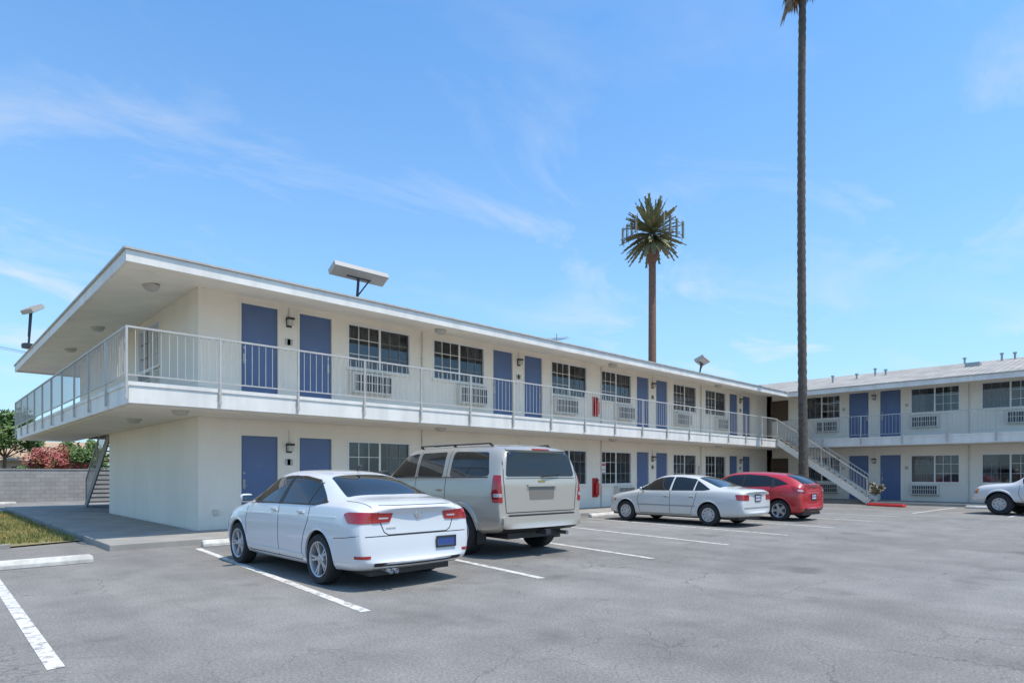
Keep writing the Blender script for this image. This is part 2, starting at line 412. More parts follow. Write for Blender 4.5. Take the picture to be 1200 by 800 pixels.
mb.box(3.0,32.6,13.53,15.17,2.712,2.729,1); mb.box(3.0,4.66,15.2,30.9,2.712,2.729,1); mb.box(32.82,34.4,-14.2,15.1,2.713,2.7315,1)
mb.build('balcony_trim',[trimw,soffit],motel)
rl=MB()
def rail(p0,p1,post0=True,post1=True,sp=1.72,zf=3.13):
    p0=Vector((*p0,0));p1=Vector((*p1,0));L=(p1-p0).length;d=(p1-p0)/L
    rl.beam(p0+Z*(zf+1.03),p1+Z*(zf+1.03),.04,.035); rl.beam(p0+Z*(zf+.13),p1+Z*(zf+.13),.025,.025)
    n=int(L/.145)
    for i in range(1,n):
        q=p0+d*(L*i/n); rl.beam(q+Z*(zf+.13),q+Z*(zf+1.02),.0105,.0105)
    m=max(1,round(L/sp))
    for i in range(m+1):
        if (i==0 and not post0) or (i==m and not post1): continue
        q=p0+d*(L*i/m)
        rl.beam(q+Z*(zf-.33),q+Z*(zf+1.04),.038,.038)
        for zz in (zf-.27,zf-.08): rl.beam(q+Z*zz-d*.035,q+Z*zz+d*.035,.03,.04)
rail((2.87,13.385),(31.35,13.385)); rail((2.87,13.385),(2.87,31.0),False)
rail((32.68,13.385),(32.68,-14.2))
rl.build('balcony_railing',railm,motel)
zr=5.6+8.785*.13; zw=5.6+8.27*.215
P=lambda x,y,z:(x,y,z)
polys=[[P(2.91,13.43,5.6),P(32.73,13.43,5.6),P(38.04,22.215,zr),P(11.7,22.215,zr)],
 [P(2.91,31,5.6),P(2.91,13.43,5.6),P(11.7,22.215,zr)],
 [P(49.3,31,5.6),P(2.91,31,5.6),P(11.7,22.215,zr),P(38.04,22.215,zr),P(41,27.1,zw)],
 [P(32.73,-14.6,5.6),P(41,-14.6,zw),P(41,27.1,zw),P(38.04,22.215,zr),P(32.73,13.43,5.6)],
 [P(41,-14.6,zw),P(49.3,-14.6,5.6),P(49.3,31,5.6),P(41,27.1,zw)]]
tp=MB(); sf=MB()
for pts in polys: 
    n=len(pts)
    for i in range(1,n-1):
        tp.add([pts[0],pts[i],pts[i+1]],[(0,1,2)]); 
        sf.add([Vector(p)-Z*.17 for p in (pts[0],pts[i],pts[i+1])],[(0,1,2)])
tp.build('roof',roofm,motel,recalc=False); sf.build('soffit',soffit,motel,recalc=False)
fa=MB()
fa.box(2.86,32.68,13.38,13.425,5.38,5.60); fa.box(2.86,2.905,13.425,31.05,5.38,5.60); fa.box(32.68,32.725,-14.65,13.425,5.38,5.60); fa.box(2.86,49.3,31.005,31.05,5.38,5.6)
fa.box(2.82,32.64,13.34,13.50,5.605,5.645,1); fa.box(2.82,2.98,13.5,31.1,5.605,5.645,1); fa.box(32.64,32.80,-14.7,13.34,5.605,5.645,1)
fa.build('fascia',[trimw,M('drip_edge',(.46,.43,.38),.5,var=.15)],motel)
cl_=MB()
for (x,y,zz) in [(3.75,15.3,5.50),(3.75,20.8,5.52),(3.8,17.0,2.71),(4.0,14.1,2.71),(3.75,25,5.52)]+[(10.9+8.1*k,14.3,2.71) for k in range(3)]+[(10.9+8.1*k,14.3,5.5) for k in range(3)]:
    cl_.lathe((x,y,zz),(0,0,-1),[(.0,.10),(.10,.095),(.15,.05),(.17,0),(.17,-.03)],20)
cl_.build('ceiling_lights',M('opal_lamp',(.46,.43,.38),.4),motel,smooth=True)
rv=MB()
for (x,y,h) in [(36.5,12.5,.4),(37.5,11.6,.28),(38.6,11,.42),(38.3,10.4,.3),(40,5.6,.4),(40.2,5.1,.35),(40.1,4.6,.5),(39.8,4.2,.3),(40.8,7.3,.3)]:
    z=5.6+(x-32.73)*.215; rv.cyl((x,y,z-.1),(x,y,z+h*.8),.05,n=10); rv.cyl((x,y,z+h*.8),(x,y,z+h*.8+.07),.09,n=10)
rv.box(38.0,38.6,6.2,6.8,6.7,6.95)
rv.build('roof_vents',metalg,motel)
# ------------------------------------------------------------ staircases
def staircase(name,x0,x1,yb,yt,ztop,mats,rails=(True,True),zb=.02):
    par=empty(name); st=MB(); n=17
    dy=(yt-yb)/n; dz=(ztop-zb)/n
    for i in range(n):
        y=yb+dy*i; z=zb+dz*(i+1)
        st.box(x0+.03,x1-.03,min(y-.02*(1 if dy<0 else 0),y+dy*1.12),max(y,y+dy*1.12),z-.05,z-.004,1)
    for x in (x0,x1):
        st.beam((x,yb-dy*.4,zb+.10),(x,yt,ztop-.12),.05,.27,0)
    st.build('steps',mats,par)
    rr=MB()
    for x,on in ((x0,rails[0]),(x1,rails[1])):
        if not on: continue
        a=Vector((x,yb,zb+dz)); b=Vector((x,yt,ztop))
        for h in (1.0,.16): rr.beam(a+Z*h,b+Z*h,.045 if h>.5 else .03,.04 if h>.5 else .03)
        L=abs(yt-yb); m=int(L/.14)
        for i in range(m+1):
            q=a.lerp(b,i/m); w_=.045 if i in (0,m,m//2) else .012
            rr.beam(q+Z*(-.05 if w_>.03 else .16),q+Z*1.0,w_,w_)
    rr.build('handrail',railm,par)
    return par
staircase('outdoor_staircase',31.42,32.5,9.3,13.40,3.13,[soffit,M('step_brown',(.16,.12,.09),.8,var=.1)])
staircase('outdoor_staircase',4.8,5.75,28.7,24.6,2.9,[M('stair_grey',(.30,.28,.26),.7),M('step_grey',(.34,.32,.30),.8)])
def extinguisher(x,z):
    p=empty('fire_extinguisher',(x,15.2,z)); mb=MB()
    mb.box(-.17,.17,-.03,-.003,-.32,.42,1)
    mb.lathe((0,-.12,-.25),(0,0,1),[(.0,0),(.07,.0),(.085,.03),(.085,.42),(.06,.49),(.025,.52),(.025,.56),(0,.56)],16,0)
    mb.box(-.015,.07,-.16,-.08,.31,.35,2); mb.cyl((.05,-.12,.32),(.1,-.12,.0),.012,n=6,m=2)
    mb.build('cylinder_and_backplate',[redp,M('red_board',(.45,.03,.03),.6),darkm],p,smooth=True)
extinguisher(19.06,3.95); extinguisher(19.06,.82)
def flood(x,y,z,L=1.4,rotz=0,tilt=-.2,zroof=5.7,H=.42):
    p=empty('flood_light',(x,y,z),rotz); mb=MB()
    R=Matrix.Rotation(tilt,4,'X')
    mb.obox(R,L,H,.13,0); mb.obox(R@Matrix.Translation((0,0,-.071)),L*.94,H*.82,.012,1)
    for i in range(9): mb.obox(R@Matrix.Translation((-L/2+L*(i+.5)/9,0,.077)),.02,H*.95,.02,0)
    mb.cyl((0,.03,-.03),(0,.12,-(z-zroof)),.035,n=8,m=2)
    mb.beam((-L*.22,.02,-.1),(L*.22,.02,-.1),.04,.04,2); mb.cyl((L*.2,.02,-.1),(0.02,.12,-(z-zroof)*.75),.018,n=6,m=2)
    mb.box(-.18,.18,-.02,.25,-(z-zroof)-.06,-(z-zroof)+.06,2)
    mb.box(.16,.34,.0,.16,-(z-zroof)-.06,-(z-zroof)+.12,0)
    mb.build('lamp_head_and_bracket',[M('lamp_casing',(.42,.39,.35),.45),M('lamp_lens',(.36,.35,.33),.2),darkm],p)
flood(8.05,13.9,6.40,1.50,0,-.48,H=.36); flood(24.9,13.9,6.35,1.3,.3,-.45); flood(2.9,26.4,6.95,.7,1.9,-.6)
mb=MB(); p=empty('tv_antenna',(19.4,17.5,0))
mb.cyl((0,0,6),(0,0,7.25),.02,n=6); mb.cyl((-.5,.1,7.0),(.6,-.1,7.2),.014,n=6)
for i in range(6): q=-.45+.18*i; mb.cyl((q,-.3,7.02+q*.18),(q+.02,.3,7.02+q*.18),.008,n=5)
mb.build('rods',metalg,p)
# ------------------------------------------------------------ vehicles
def hull(pts):
    pts=sorted(set(pts))
    def half(ps):
        h=[]
        for p in ps:
            while len(h)>1 and (h[-1][0]-h[-2][0])*(p[1]-h[-2][1])-(h[-1][1]-h[-2][1])*(p[0]-h[-2][0])<=0: h.pop()
            h.append(p)
        return h[:-1]
    return half(pts)+half(pts[::-1])
def rpoly(pts,r):
    pts=hull(pts); out=[];n=len(pts)
    for i in range(n):
        a,b,c=[Vector(pts[j%n]) for j in (i-1,i,i+1)]
        d1=(a-b);d2=(c-b); k=min(r,d1.length*.45,d2.length*.45)
        p=b+d1.normalized()*k;q=b+d2.normalized()*k
        for t in (0,.33,.67,1): out.append(tuple(((1-t)**2)*p+2*t*(1-t)*b+t*t*q))
    return out
class Car:
    def __init__(s,name,st,loc,rot,paint,axles,R,archR,track,tyreW,rear=(.14,.0,.9),front=(.22,.0,.7),sub=3,crease=.0,belt=.35,flare=(.03,.004)):
        s.e=empty(name,loc,rot); s.parts={}
        s.R=R
        verts=[];K=18
        ymin=st[0][0];ymax=st[-1][0]; s.ymin=ymin; s.ymax=ymax
        wmax=max(q[2] for q in st)
        for (y,zb,wm,zbe,wbe,wr,zt,e) in st:
            h=zbe-zb
            pr=[(0,zb),(wm-.15,zb),(wm-.035,zb+.04),(wm,zb+.42*h),(wm-.008,zb+.80*h),(wbe,zbe),((wbe+wr)/2+.012,(zbe+zt-e)/2),(wr,zt-e),(wr*.72,zt-e*.22),(0,zt)]
            ring=pr+[(-x,z) for x,z in pr[8:0:-1]]
            for x,z in ring:
                yy=y
                tr=max(0,min(1,(ymin+.5-y)/.5)); tf=max(0,min(1,(y-(ymax-.6))/.6))
                yy+=tr*(rear[0]*(x/wmax)**2+rear[1]*max(0,z-rear[2])) - tf*(front[0]*(x/wmax)**2+front[1]*max(0,z-front[2]))
                verts.append((x,yy,z))
        n=len(st); faces=[]
        for i in range(n-1):
            for j in range(K): faces.append((i*K+j,i*K+(j+1)%K,(i+1)*K+(j+1)%K,(i+1)*K+j))
        for i,fl in ((0,False),(n-1,True)):
            o=i*K
            fs=[(o,o+1,o+17)]+[(o+k,o+k+1,o+17-k,o+18-k) for k in range(1,8)]+[(o+8,o+9,o+10)]
            faces+= [f[::-1] if fl else f for f in fs]
        me=bpy.data.meshes.new('body'); me.from_pydata(verts,[],faces)
        bm=bmesh.new(); bm.from_mesh(me); bmesh.ops.recalc_face_normals(bm,faces=bm.faces)
        cr=bm.edges.layers.float.new('crease_edge'); bm.verts.ensure_lookup_table()
        for e in bm.edges:
            a,b=e.verts[0].index,e.verts[1].index
            if a//K==b//K and a//K in (0,n-1): 
                if (abs(a%K-b%K) in (1,17)): e[cr]=crease
            if a%K==b%K and a%K in (5,13): e[cr]=belt
        bm.to_mesh(me); bm.free()
        me.materials.append(paint); me.materials.append(darkm)
        o=bpy.data.objects.new('tmp',me); COL.objects.link(o)
        sm=o.modifiers.new('s','SUBSURF'); sm.levels=sub; sm.render_levels=sub
        dg=bpy.context.evaluated_depsgraph_get()
        m1=bpy.data.meshes.new_from_object(o.evaluated_get(dg))
        s.bvh=BVHTree.FromPolygons([v.co.copy() for v in m1.vertices],[tuple(p.vertices) for p in m1.polygons])
        c=MB()
        for ya in axles:
            for sg in (-1,1): c.cyl((sg*(wmax-.36),ya,R+.01),(sg*(wmax+.3),ya,R+.01),archR,n=48,m=1)
        cu=c.build('cut',[paint,darkm]); 
        o.data=m1; o.modifiers.clear()
        bo=o.modifiers.new('b','BOOLEAN'); bo.object=cu; bo.operation='DIFFERENCE'; bo.solver='EXACT'
        dg=bpy.context.evaluated_depsgraph_get(); dg.update()
        m2=bpy.data.meshes.new_from_object(o.evaluated_get(dg))
        bpy.data.objects.remove(cu); bpy.data.objects.remove(o)
        m2.polygons.foreach_set('use_smooth',[True]*len(m2.polygons)); m2.set_sharp_from_angle(angle=math.radians(38))
        m2.name='body'
        ob=bpy.data.objects.new('body',m2); COL.objects.link(ob); ob.parent=s.e
        s.axles=axles; s.track=track; s.tw=tyreW; s.wmax=wmax
        # wheel arch lips following the body surface
        fw,fo=flare; mb=s.part('wheel_arch_lips',paint)
        for ya in axles:
            for sg in (-1,1):
                rows=[]
                for i in range(33):
                    t=math.radians(-22+i*224/32); row=[]
                    for rad,of in ((archR-.004,-.02),(archR-.004,fo*1.0+.004),(archR+fw*.55,fo+.006),(archR+fw,-.004)):
                        y=ya+rad*math.cos(t); z=R+.01+rad*math.sin(t)
                        h=s.cast(Vector((sg*2,y,z)),Vector((sg,0,0)))
                        row.append(None if h is None else (h.x+sg*of,y,z))
                    rows.append(row)
                for a,b in zip(rows[:-1],rows[1:]):
                    for j in range(3):
                        q=(a[j],a[j+1],b[j+1],b[j])
                        if None in q: continue
                        mb.add(q,[(0,1,2,3)])
    def part(s,name,mat):
        if name not in s.parts: s.parts[name]=(MB(),mat)
        return s.parts[name][0]
    def cast(s,p,n):
        h=s.bvh.ray_cast(p,-n); return h[0]
    def patch(s,pname,mat,c,n,poly,off=.004,r=.03,cell=.05,depth=.012,U=None,far=3.5):
        n=Vector(n).normalized(); c=Vector(c)
        U=Vector(U).normalized() if U else (Z.cross(n)).normalized()
        V=n.cross(U).normalized()
        if V.z<0: V=-V
        poly=rpoly(poly,r); xs=[p[0] for p in poly];ys=[p[1] for p in poly]
        x0,x1,y0,y1=min(xs),max(xs),min(ys),max(ys)
        bm=bmesh.new()
        nx=max(1,int((x1-x0)/cell));ny=max(1,int((y1-y0)/cell))
        g=[[bm.verts.new((x0-.01+(x1-x0+.02)*i/nx,y0-.01+(y1-y0+.02)*j/ny,0)) for j in range(ny+1)] for i in range(nx+1)]
        for i in range(nx):
            for j in range(ny): bm.faces.new((g[i][j],g[i+1][j],g[i+1][j+1],g[i][j+1]))
        m=len(poly)
        for i in range(m):
            a=Vector((*poly[i],0));b=Vector((*poly[(i+1)%m],0)); d=b-a
            if d.length<1e-6: continue
            no=Vector((d.y,-d.x,0)).normalized()
            bmesh.ops.bisect_plane(bm,geom=bm.verts[:]+bm.edges[:]+bm.faces[:],plane_co=a,plane_no=no,clear_outer=True,dist=1e-5)
        bad=[]
        for v in bm.verts:
            p=c+U*v.co.x+V*v.co.y+n*far
            h=s.cast(p,n)
            if h is None: bad.append(v)
            else: v.co=h+n*off
        if bad: bmesh.ops.delete(bm,geom=bad,context='VERTS')
        be=[e for e in bm.edges if e.is_boundary]
        if be:
            r_=bmesh.ops.extrude_edge_only(bm,edges=be)
            for v in [q for q in r_['geom'] if isinstance(q,bmesh.types.BMVert)]: v.co-=n*(off+depth)
        bm.verts.index_update()
        s.part(pname,mat).add([v.co[:] for v in bm.verts],[tuple(v.index for v in f.verts) for f in bm.faces]); bm.free()
    def side(s,pname,mat,poly,both=True,off=.004,r=.03,depth=.012,cell=.05):
        s.patch(pname,mat,(0,0,0),(-1,0,0),[(-y,z) for y,z in poly],off,r,cell,depth)
        if both: s.patch(pname,mat,(0,0,0),(1,0,0),[(y,z) for y,z in poly],off,r,cell,depth)
    def rear(s,pname,mat,poly,off=.005,r=.02,depth=.012,cell=.04):
        s.patch(pname,mat,(0,s.ymin,0),(0,-1,0),[(x,z) for x,z in poly],off,r,cell,depth,U=(1,0,0))
    def frontp(s,pname,mat,poly,off=.005,r=.02,depth=.012):
        s.patch(pname,mat,(0,s.ymax,0),(0,1,0),[(-x,z) for x,z in poly],off,r,.05,depth,U=(-1,0,0))
    def corner(s,pname,mat,end,pts,ang=45,off=.006,r=.02,depth=.015,cx=None,cy=None):
        for sg in (-1,1):
            a=math.radians(ang); n=Vector((sg*math.sin(a),end*math.cos(a),0)); U=Z.cross(n).normalized()
            sd_=Vector((sg,0,0)); k=1 if U.dot(sd_)>0 else -1
            cc=Vector((sg*(cx or s.wmax*.82),(s.ymin+(cy or .22)) if end<0 else (s.ymax-(cy or .30)),0))
            s.patch(pname,mat,cc,n,[(k*u,z) for u,z in pts],off,r,.03,depth,U=U,far=1.5)
    def screen(s,pname,mat,y0,z0,y1,z1,w0,w1,off=.004,r=.05):
        c=Vector((0,(y0+y1)/2,(z0+z1)/2)); v=Vector((0,y1-y0,z1-z0)); L=v.length; v/=L
        U=Vector((1,0,0)); n=U.cross(v)
        if n.z<0: n=-n
        s.patch(pname,mat,c,n,[(-w0,-L/2),(w0,-L/2),(w1,L/2),(0,L/2+.02),(-w1,L/2),(0,-L/2-.03)],off,r,.06,.012,U=U)
    def strip(s,pname,mat,pts,w=.008,view='side',off=.0015,both=True,step=.04):
        dirs=[Vector((-1,0,0)),Vector((1,0,0))] if view=='side' else ([Vector((0,-1,0))] if view=='rear' else ([Vector((0,1,0))] if view=='front' else [Vector((0,0,1))]))
        for n in dirs:
            P_=[]
            for a,b in zip(pts[:-1],pts[1:]):
                a=Vector(a);b=Vector(b);k=max(1,int((b-a).length/step))
                P_+=[a.lerp(b,i/k) for i in range(k)]
            P_.append(Vector(pts[-1])); L=[]
            for i,p in enumerate(P_):
                t=(P_[min(i+1,len(P_)-1)]-P_[max(i-1,0)]).normalized(); q=Vector((-t.y,t.x))*w/2
                row=[]
                for sgn in (-1,1):
                    z=p+q*sgn
                    o=Vector((0,z[0],z[1])) if view=='side' else (Vector((z[0],0,z[1])) if view in('rear','front') else Vector((z[0],z[1],0)))
                    h=s.cast(o+n*4,n); row.append(None if h is None else h+n*off)
                L.append(row)
            mb=s.part(pname,mat)
            for a,b in zip(L[:-1],L[1:]):
                if None in a or None in b: continue
                mb.add([a[0],a[1],b[1],b[0]],[(0,1,2,3)])
    def wheels(s,rimmat,spokes=10,kind='alloy',rimr=None,double=False):
        R=s.R; rr=rimr or R*.66; tw=s.tw
        for ya in s.axles:
            for sg in (-1,1):
                we=MB(); xo=sg*s.track/2; ax=(sg,0,0); c=(xo,ya,R)
                h=tw/2
                we.lathe(c,ax,[(rr,-h),(R*.93,-h),(R*.985,-h+.02),(R,-h+.05),(R,h-.05),(R*.985,h-.018),(R*.93,h+.002),(R*.8,h+.008),(rr,h-.004)],40,0)
                for g in (-.04,0,.04): we.lathe(c,ax,[(R+.0008,g-.006),(R+.0008,g+.006)],40,2)
                we.lathe(c,ax,[(rr+.002,h-.004),(rr-.004,h+.004),(rr-.018,h-.004),(rr-.03,h-.06),(rr-.03,-h)],40,1)
                we.lathe(c,ax,[(0,h-.10),(rr-.025,h-.10)],30,2)
                we.lathe(c,ax,[(0,h-.085),(rr*.6,h-.085),(rr*.6,h-.099)],24,3)
                if kind=='alloy':
                    we.lathe(c,ax,[(0,h-.008),(.03,h-.008),(.034,h-.02),(.06,h-.025),(.075,h-.05),(.075,h-.08)],20,1)
                    for i in range(spokes):
                        t=2*math.pi*i/spokes
                        for dt in ((-.15,.15) if double else (0,)):
                            e1=Vector((0,math.cos(t+dt*.4),math.sin(t+dt*.4))); e2=Vector((0,math.cos(t+dt),math.sin(t+dt)))
                            p0=Vector(c)+e1*.05; p1=Vector(c)+e2*(rr-.015); X=Vector((sg,0,0))
                            tg=(e1.cross(X)).normalized(); w0=.015 if double else (.022 if spokes>7 else .035); w1=w0*.85 if double else w0*1.2
                            vs=[]
                            for p,w_,d0 in ((p0,w0,h-.03),(p0.lerp(p1,.6),w0*.9,h-.022),(p1,w1,h-.012)):
                                vs+= [p+tg*w_+X*(d0-.0),p-tg*w_+X*(d0-.0),p-tg*w_*1.1+X*(d0-.045),p+tg*w_*1.1+X*(d0-.045)]
                            fs=[(0,1,5,4),(1,2,6,5),(2,3,7,6),(3,0,4,7),(4,5,9,8),(5,6,10,9),(6,7,11,10),(7,4,8,11),(0,3,2,1),(8,9,10,11)]
                            we.add(vs,fs,1)
                else:
                    we.lathe(c,ax,[(0,h-.0),(.05,h-.002),(.07,h-.02),(rr*.6,h-.015),(rr*.9,h-.005),(rr-.005,h-.01)],30,1)
                    for i in range(spokes):
                        t=2*math.pi*i/spokes; e=Vector((0,math.cos(t),math.sin(t))); p=Vector(c)+e*rr*.72+Vector((sg*(h-.006),0,0))
                        we.cyl(p-Vector((sg*.01,0,0)),p+Vector((sg*.002,0,0)),rr*.09,n=8,m=2)
                we.build('wheel',[tyrem,rimmat,darkm,discm],s.e,smooth=True)
    def mirror(s,y,z,mat,w=.2,h=.13):
        for sg in (-1,1):
            hx=s.cast(Vector((sg*1.5,y,z)),Vector((sg,0,0)))
            x=hx.x if hx else sg*.85
            mb=s.part('mirrors',mat)
            bm=bmesh.new(); bmesh.ops.create_uvsphere(bm,u_segments=14,v_segments=10,radius=1)
            for v in bm.verts:
                q=v.co
                f=lambda t:math.copysign(abs(t)**.6,t)
                v.co=Vector((x+sg*(.05+w*.5)+f(q.x)*w*.5, y-.01+f(q.y)*.05-(f(q.x)*sg)*.02, z+.04+f(q.z)*h*.5))
            bm.verts.index_update()
            mb.add([v.co[:] for v in bm.verts],[tuple(v.index for v in f.verts) for f in bm.faces]); bm.free()
            mb.beam((x-sg*.02,y,z-.02),(x+sg*.09,y,z+.0),.06,.03)
            s.part('mirror_glass',mirm).box(x+sg*.07,x+sg*(.03+w),y-.075,y-.068,z-.0,z+.085)
    def handles(s,ys,z,mat):
        for y in ys:
            for sg in (-1,1):
                h=s.cast(Vector((sg*1.5,y,z)),Vector((sg,0,0)))
                if h:
                    s.part('door_handles',mat).box(h.x-sg*.01,h.x+sg*.03,y-.09,y+.09,z-.014,z+.014)
                    s.part('seams',seamm).box(h.x-sg*.01,h.x+sg*.004,y-.07,y+.07,z-.028,z-.014)
    def plate(s,x,z,mat,w=.31,h=.155,end=-1,frame=True):
        hp=s.cast(Vector((x,end*3.5,z)),Vector((0,end,0))); y=hp.y+end*.012
        s.part('license_plate',mat).box(x-w/2,x+w/2,y-.006,y+.006,z-h/2,z+h/2)
        yy=y+end*.008
        if frame: 
            for q in ((x-w/2-.01,x+w/2+.01,z+h/2-.012,z+h/2+.01),(x-w/2-.01,x+w/2+.01,z-h/2-.01,z-h/2+.014),(x-w/2-.01,x-w/2+.008,z-h/2,z+h/2),(x+w/2-.008,x+w/2+.01,z-h/2,z+h/2)):
                s.part('plate_frame',darkm).box(q[0],q[1],yy-.006,yy+.006,q[2],q[3])
        for i in range(7):
            px=x-w*.38+i*w*.125; s.part('plate_text',platet).box(px,px+w*.07,y+end*.007-.001,y+end*.007+.001,z-.03,z+.03)
    def finish(s):
        for k,(mb,mat) in s.parts.items():
            mb.build(k,mat,s.e,smooth=True,bevel=0,angle=35)
tyrem=M('tyre_rubber',(.022,.022,.023),.85,var=.2,vscale=20)
discm=M('brake_disc',(.25,.25,.25),.4,.8)
alloy=M('alloy_wheel',(.50,.50,.51),.3,.6)
hubc=M('hubcap_silver',(.45,.45,.45),.4,.5)
mirm=M('mirror_glass',(.5,.55,.6),.03,1)
seamm=M('panel_gap',(.02,.02,.02),.8)
platem=M('plate_white',(.65,.65,.65),.4); platet=M('plate_letters',(.03,.05,.25),.5)
cglass=M('car_glass',(.012,.014,.015),.03,coat=.3)
blackp=M('black_plastic',(.018,.018,.019),.55)
def lens(name,col):
    m,nt,b=newmat(name); v=coords(nt,'Object',(1,1,1))
    wv=N(nt,'ShaderNodeTexWave',bands_direction='Z'); wv.inputs['Scale'].default_value=14; nt.links.new(v,wv.inputs[0])
    nt.links.new(ramp(nt,wv.outputs['Fac'],[(.2,[x*.6 for x in col]),(.8,col)]),b.inputs['Base Color'])
    b.inputs['Roughness'].default_value=.12; b.inputs['Coat Weight'].default_value=1; b.inputs['Coat Roughness'].default_value=.03
    return m
tail=lens('tail_lamp_red',(.40,.010,.010)); clearl=lens('clear_lamp',(.50,.50,.51)); amber=lens('amber_lamp',(.7,.22,.02))
chrome=M('chrome',(.75,.75,.76),.12,1)
def paint(name,col,metal=0,rough=.35): return M(name,col,rough,metal,coat=1.0,var=.015,vscale=2)
wp=paint('white_car_paint',(.62,.62,.63)); wp2=paint('white_sedan_paint',(.58,.57,.545),rough=.4); bp_=paint('champagne_paint',(.45,.405,.34),.3,.32); rp=paint('red_car_paint',(.45,.012,.014)); tpnt=paint('white_truck_paint',(.62,.61,.60))
# --- near sedan
st=[(-2.37,.34,.80,.90,.74,.50,.985,.02),(-2.31,.25,.86,.955,.79,.57,1.05,.02),(-2.05,.21,.885,.99,.82,.62,1.09,.02),(-1.78,.20,.89,1.0,.83,.64,1.10,.02),
(-1.58,.19,.89,1.0,.835,.61,1.165,.035),(-1.28,.18,.89,.995,.84,.575,1.30,.055),(-.95,.18,.89,.99,.845,.57,1.405,.06),(-.5,.18,.89,.98,.85,.585,1.46,.055),(0,.18,.89,.97,.85,.595,1.475,.055),
(.32,.18,.89,.96,.85,.59,1.455,.055),(.52,.18,.89,.955,.85,.585,1.40,.055),(.85,.18,.89,.945,.85,.62,1.21,.05),(1.16,.19,.89,.93,.84,.66,1.035,.03),(1.32,.19,.89,.90,.82,.62,.985,.02),(1.7,.2,.885,.86,.80,.6,.945,.02),(2.0,.2,.86,.79,.76,.56,.875,.02),(2.17,.22,.80,.70,.70,.5,.77,.02),(2.24,.3,.72,.62,.62,.42,.66,.02)]
c=Car('parked_car',st,(4.56,8.72,0),math.radians(0.5),wp,(-1.325,1.325),.322,.365,1.56,.205,rear=(.13,.14,.62),front=(.30,.2,.5),crease=.35,belt=.6,flare=(.035,.005))
c.side('windows',cglass,[(-1.40,1.045),(-1.22,1.13),(-.86,1.325),(-.45,1.375),(0,1.378),(.3,1.355),(.5,1.30),(.98,1.03),(.93,.985),(-1.15,1.015)],r=.03)
c.screen('windows',cglass,-1.66,1.145,-.98,1.40,.64,.50); c.screen('windows',cglass,1.10,1.07,.52,1.395,.68,.53)
c.side('pillars',blackp,[(-.20,.99),(-.09,.99),(-.12,1.38),(-.19,1.38)],off=.008,r=.005); c.side('pillars',blackp,[(-.985,1.02),(-.955,1.02),(-.96,1.29),(-.98,1.29)],off=.008,r=.003)
c.side('pillars',blackp,[(.70,.99),(.73,.99),(.73,1.18),(.70,1.19)],off=.008,r=.003)
c.strip('window_trim',blackp,[(.97,.985),(-1.15,1.008),(-1.42,1.05)],.018,off=.009)
for pl in ([(.95,.96),(1.0,.75),(.96,.40),(.90,.27)],[(-.13,.99),(-.15,.6),(-.14,.27)],[(-1.05,1.02),(-1.03,.8),(-.93,.62),(-.86,.45),(-.84,.27)],[(.90,.27),(-.84,.27)]): c.strip('seams',seamm,pl,.012)
c.side('body_crease',wp,[(1.35,.815),(1.35,.828),(-1.75,.878),(-1.75,.862)],off=.009,r=.003,depth=.010)
c.side('sill_moulding',wp,[(.95,.30),(.95,.35),(-.90,.35),(-.90,.30)],off=.012,r=.01,depth=.015)
c.strip('seams',seamm,[(-1.72,.62),(-2.0,.64),(-2.22,.67)],.008); c.strip('seams',seamm,[(1.72,.6),(1.95,.64)],.008)
c.strip('seams',seamm,[(-.60,1.02),(-.57,.86),(-.50,.70),(-.44,.665),(.44,.665),(.50,.70),(.57,.86),(.60,1.02)],.012,'rear'); 
c.strip('seams',seamm,[(-.76,.655),(.76,.655)],.010,'rear')
c.strip('seams',seamm,[(-.64,-2.20),(-.70,-1.72)],.010,'top'); c.strip('seams',seamm,[(.64,-2.20),(.70,-1.72)],.010,'top')
c.corner('tail_lamps',tail,-1,[(-.20,.81),(-.20,.935),(-.05,.945),(.18,.945),(.26,.92),(.18,.81)],ang=50,off=.010)
c.rear('tail_lamps',tail,[(-.66,.81),(-.66,.935),(-.38,.925),(-.42,.82)],off=.012); c.rear('tail_lamps',tail,[(.66,.81),(.66,.935),(.38,.925),(.42,.82)],off=.012)
c.rear('tail_lamp_clear',clearl,[(-.58,.858),(-.58,.880),(-.44,.876),(-.45,.858)],off=.016,r=.01); c.rear('tail_lamp_clear',clearl,[(.58,.858),(.58,.880),(.44,.876),(.45,.858)],off=.016,r=.01)
c.rear('lower_valance',blackp,[(-.62,.22),(.62,.22),(.66,.34),(-.66,.34)],off=.006)
c.rear('rear_lip',wp,[(-.55,1.025),(.55,1.025),(.52,1.045),(-.52,1.045)],off=.02,depth=.02,r=.008)
c.corner('reflectors',tail,-1,[(-.10,.395),(.10,.395),(.10,.43),(-.10,.43)],ang=35,off=.006,r=.008)
c.plate(.42,.53,M('plate_dark',(.05,.10,.22),.4),.30,.13)
hp=c.cast(Vector((0,-3.5,.90)),Vector((0,-1,0)))
c.part('badge',chrome).lathe((0,hp.y-.002,.90),(0,-1,0),[(.052,0),(.052,.012),(.042,.014),(.042,.008),(0,.008)],28)
for a_,b_2 in (((-.026,.927),(0,.868)),((.026,.927),(0,.868))): c.part('badge',chrome).beam((a_[0],hp.y-.014,a_[1]),(b_2[0],hp.y-.014,b_2[1]),.006,.010)
hp=c.cast(Vector((-.42,-3.5,.745)),Vector((0,-1,0)))
for i in range(5): c.part('badge',chrome).box(-.47+i*.028,-.452+i*.028,hp.y-.006,hp.y+.004,.735,.755)
for x in (-.46,-.38): c.part('exhaust',chrome).lathe((x,-2.28,.235),(0,-1,0),[(.03,-.1),(.03,.06),(.026,.06),(.026,-.05),(0,-.05)],16)
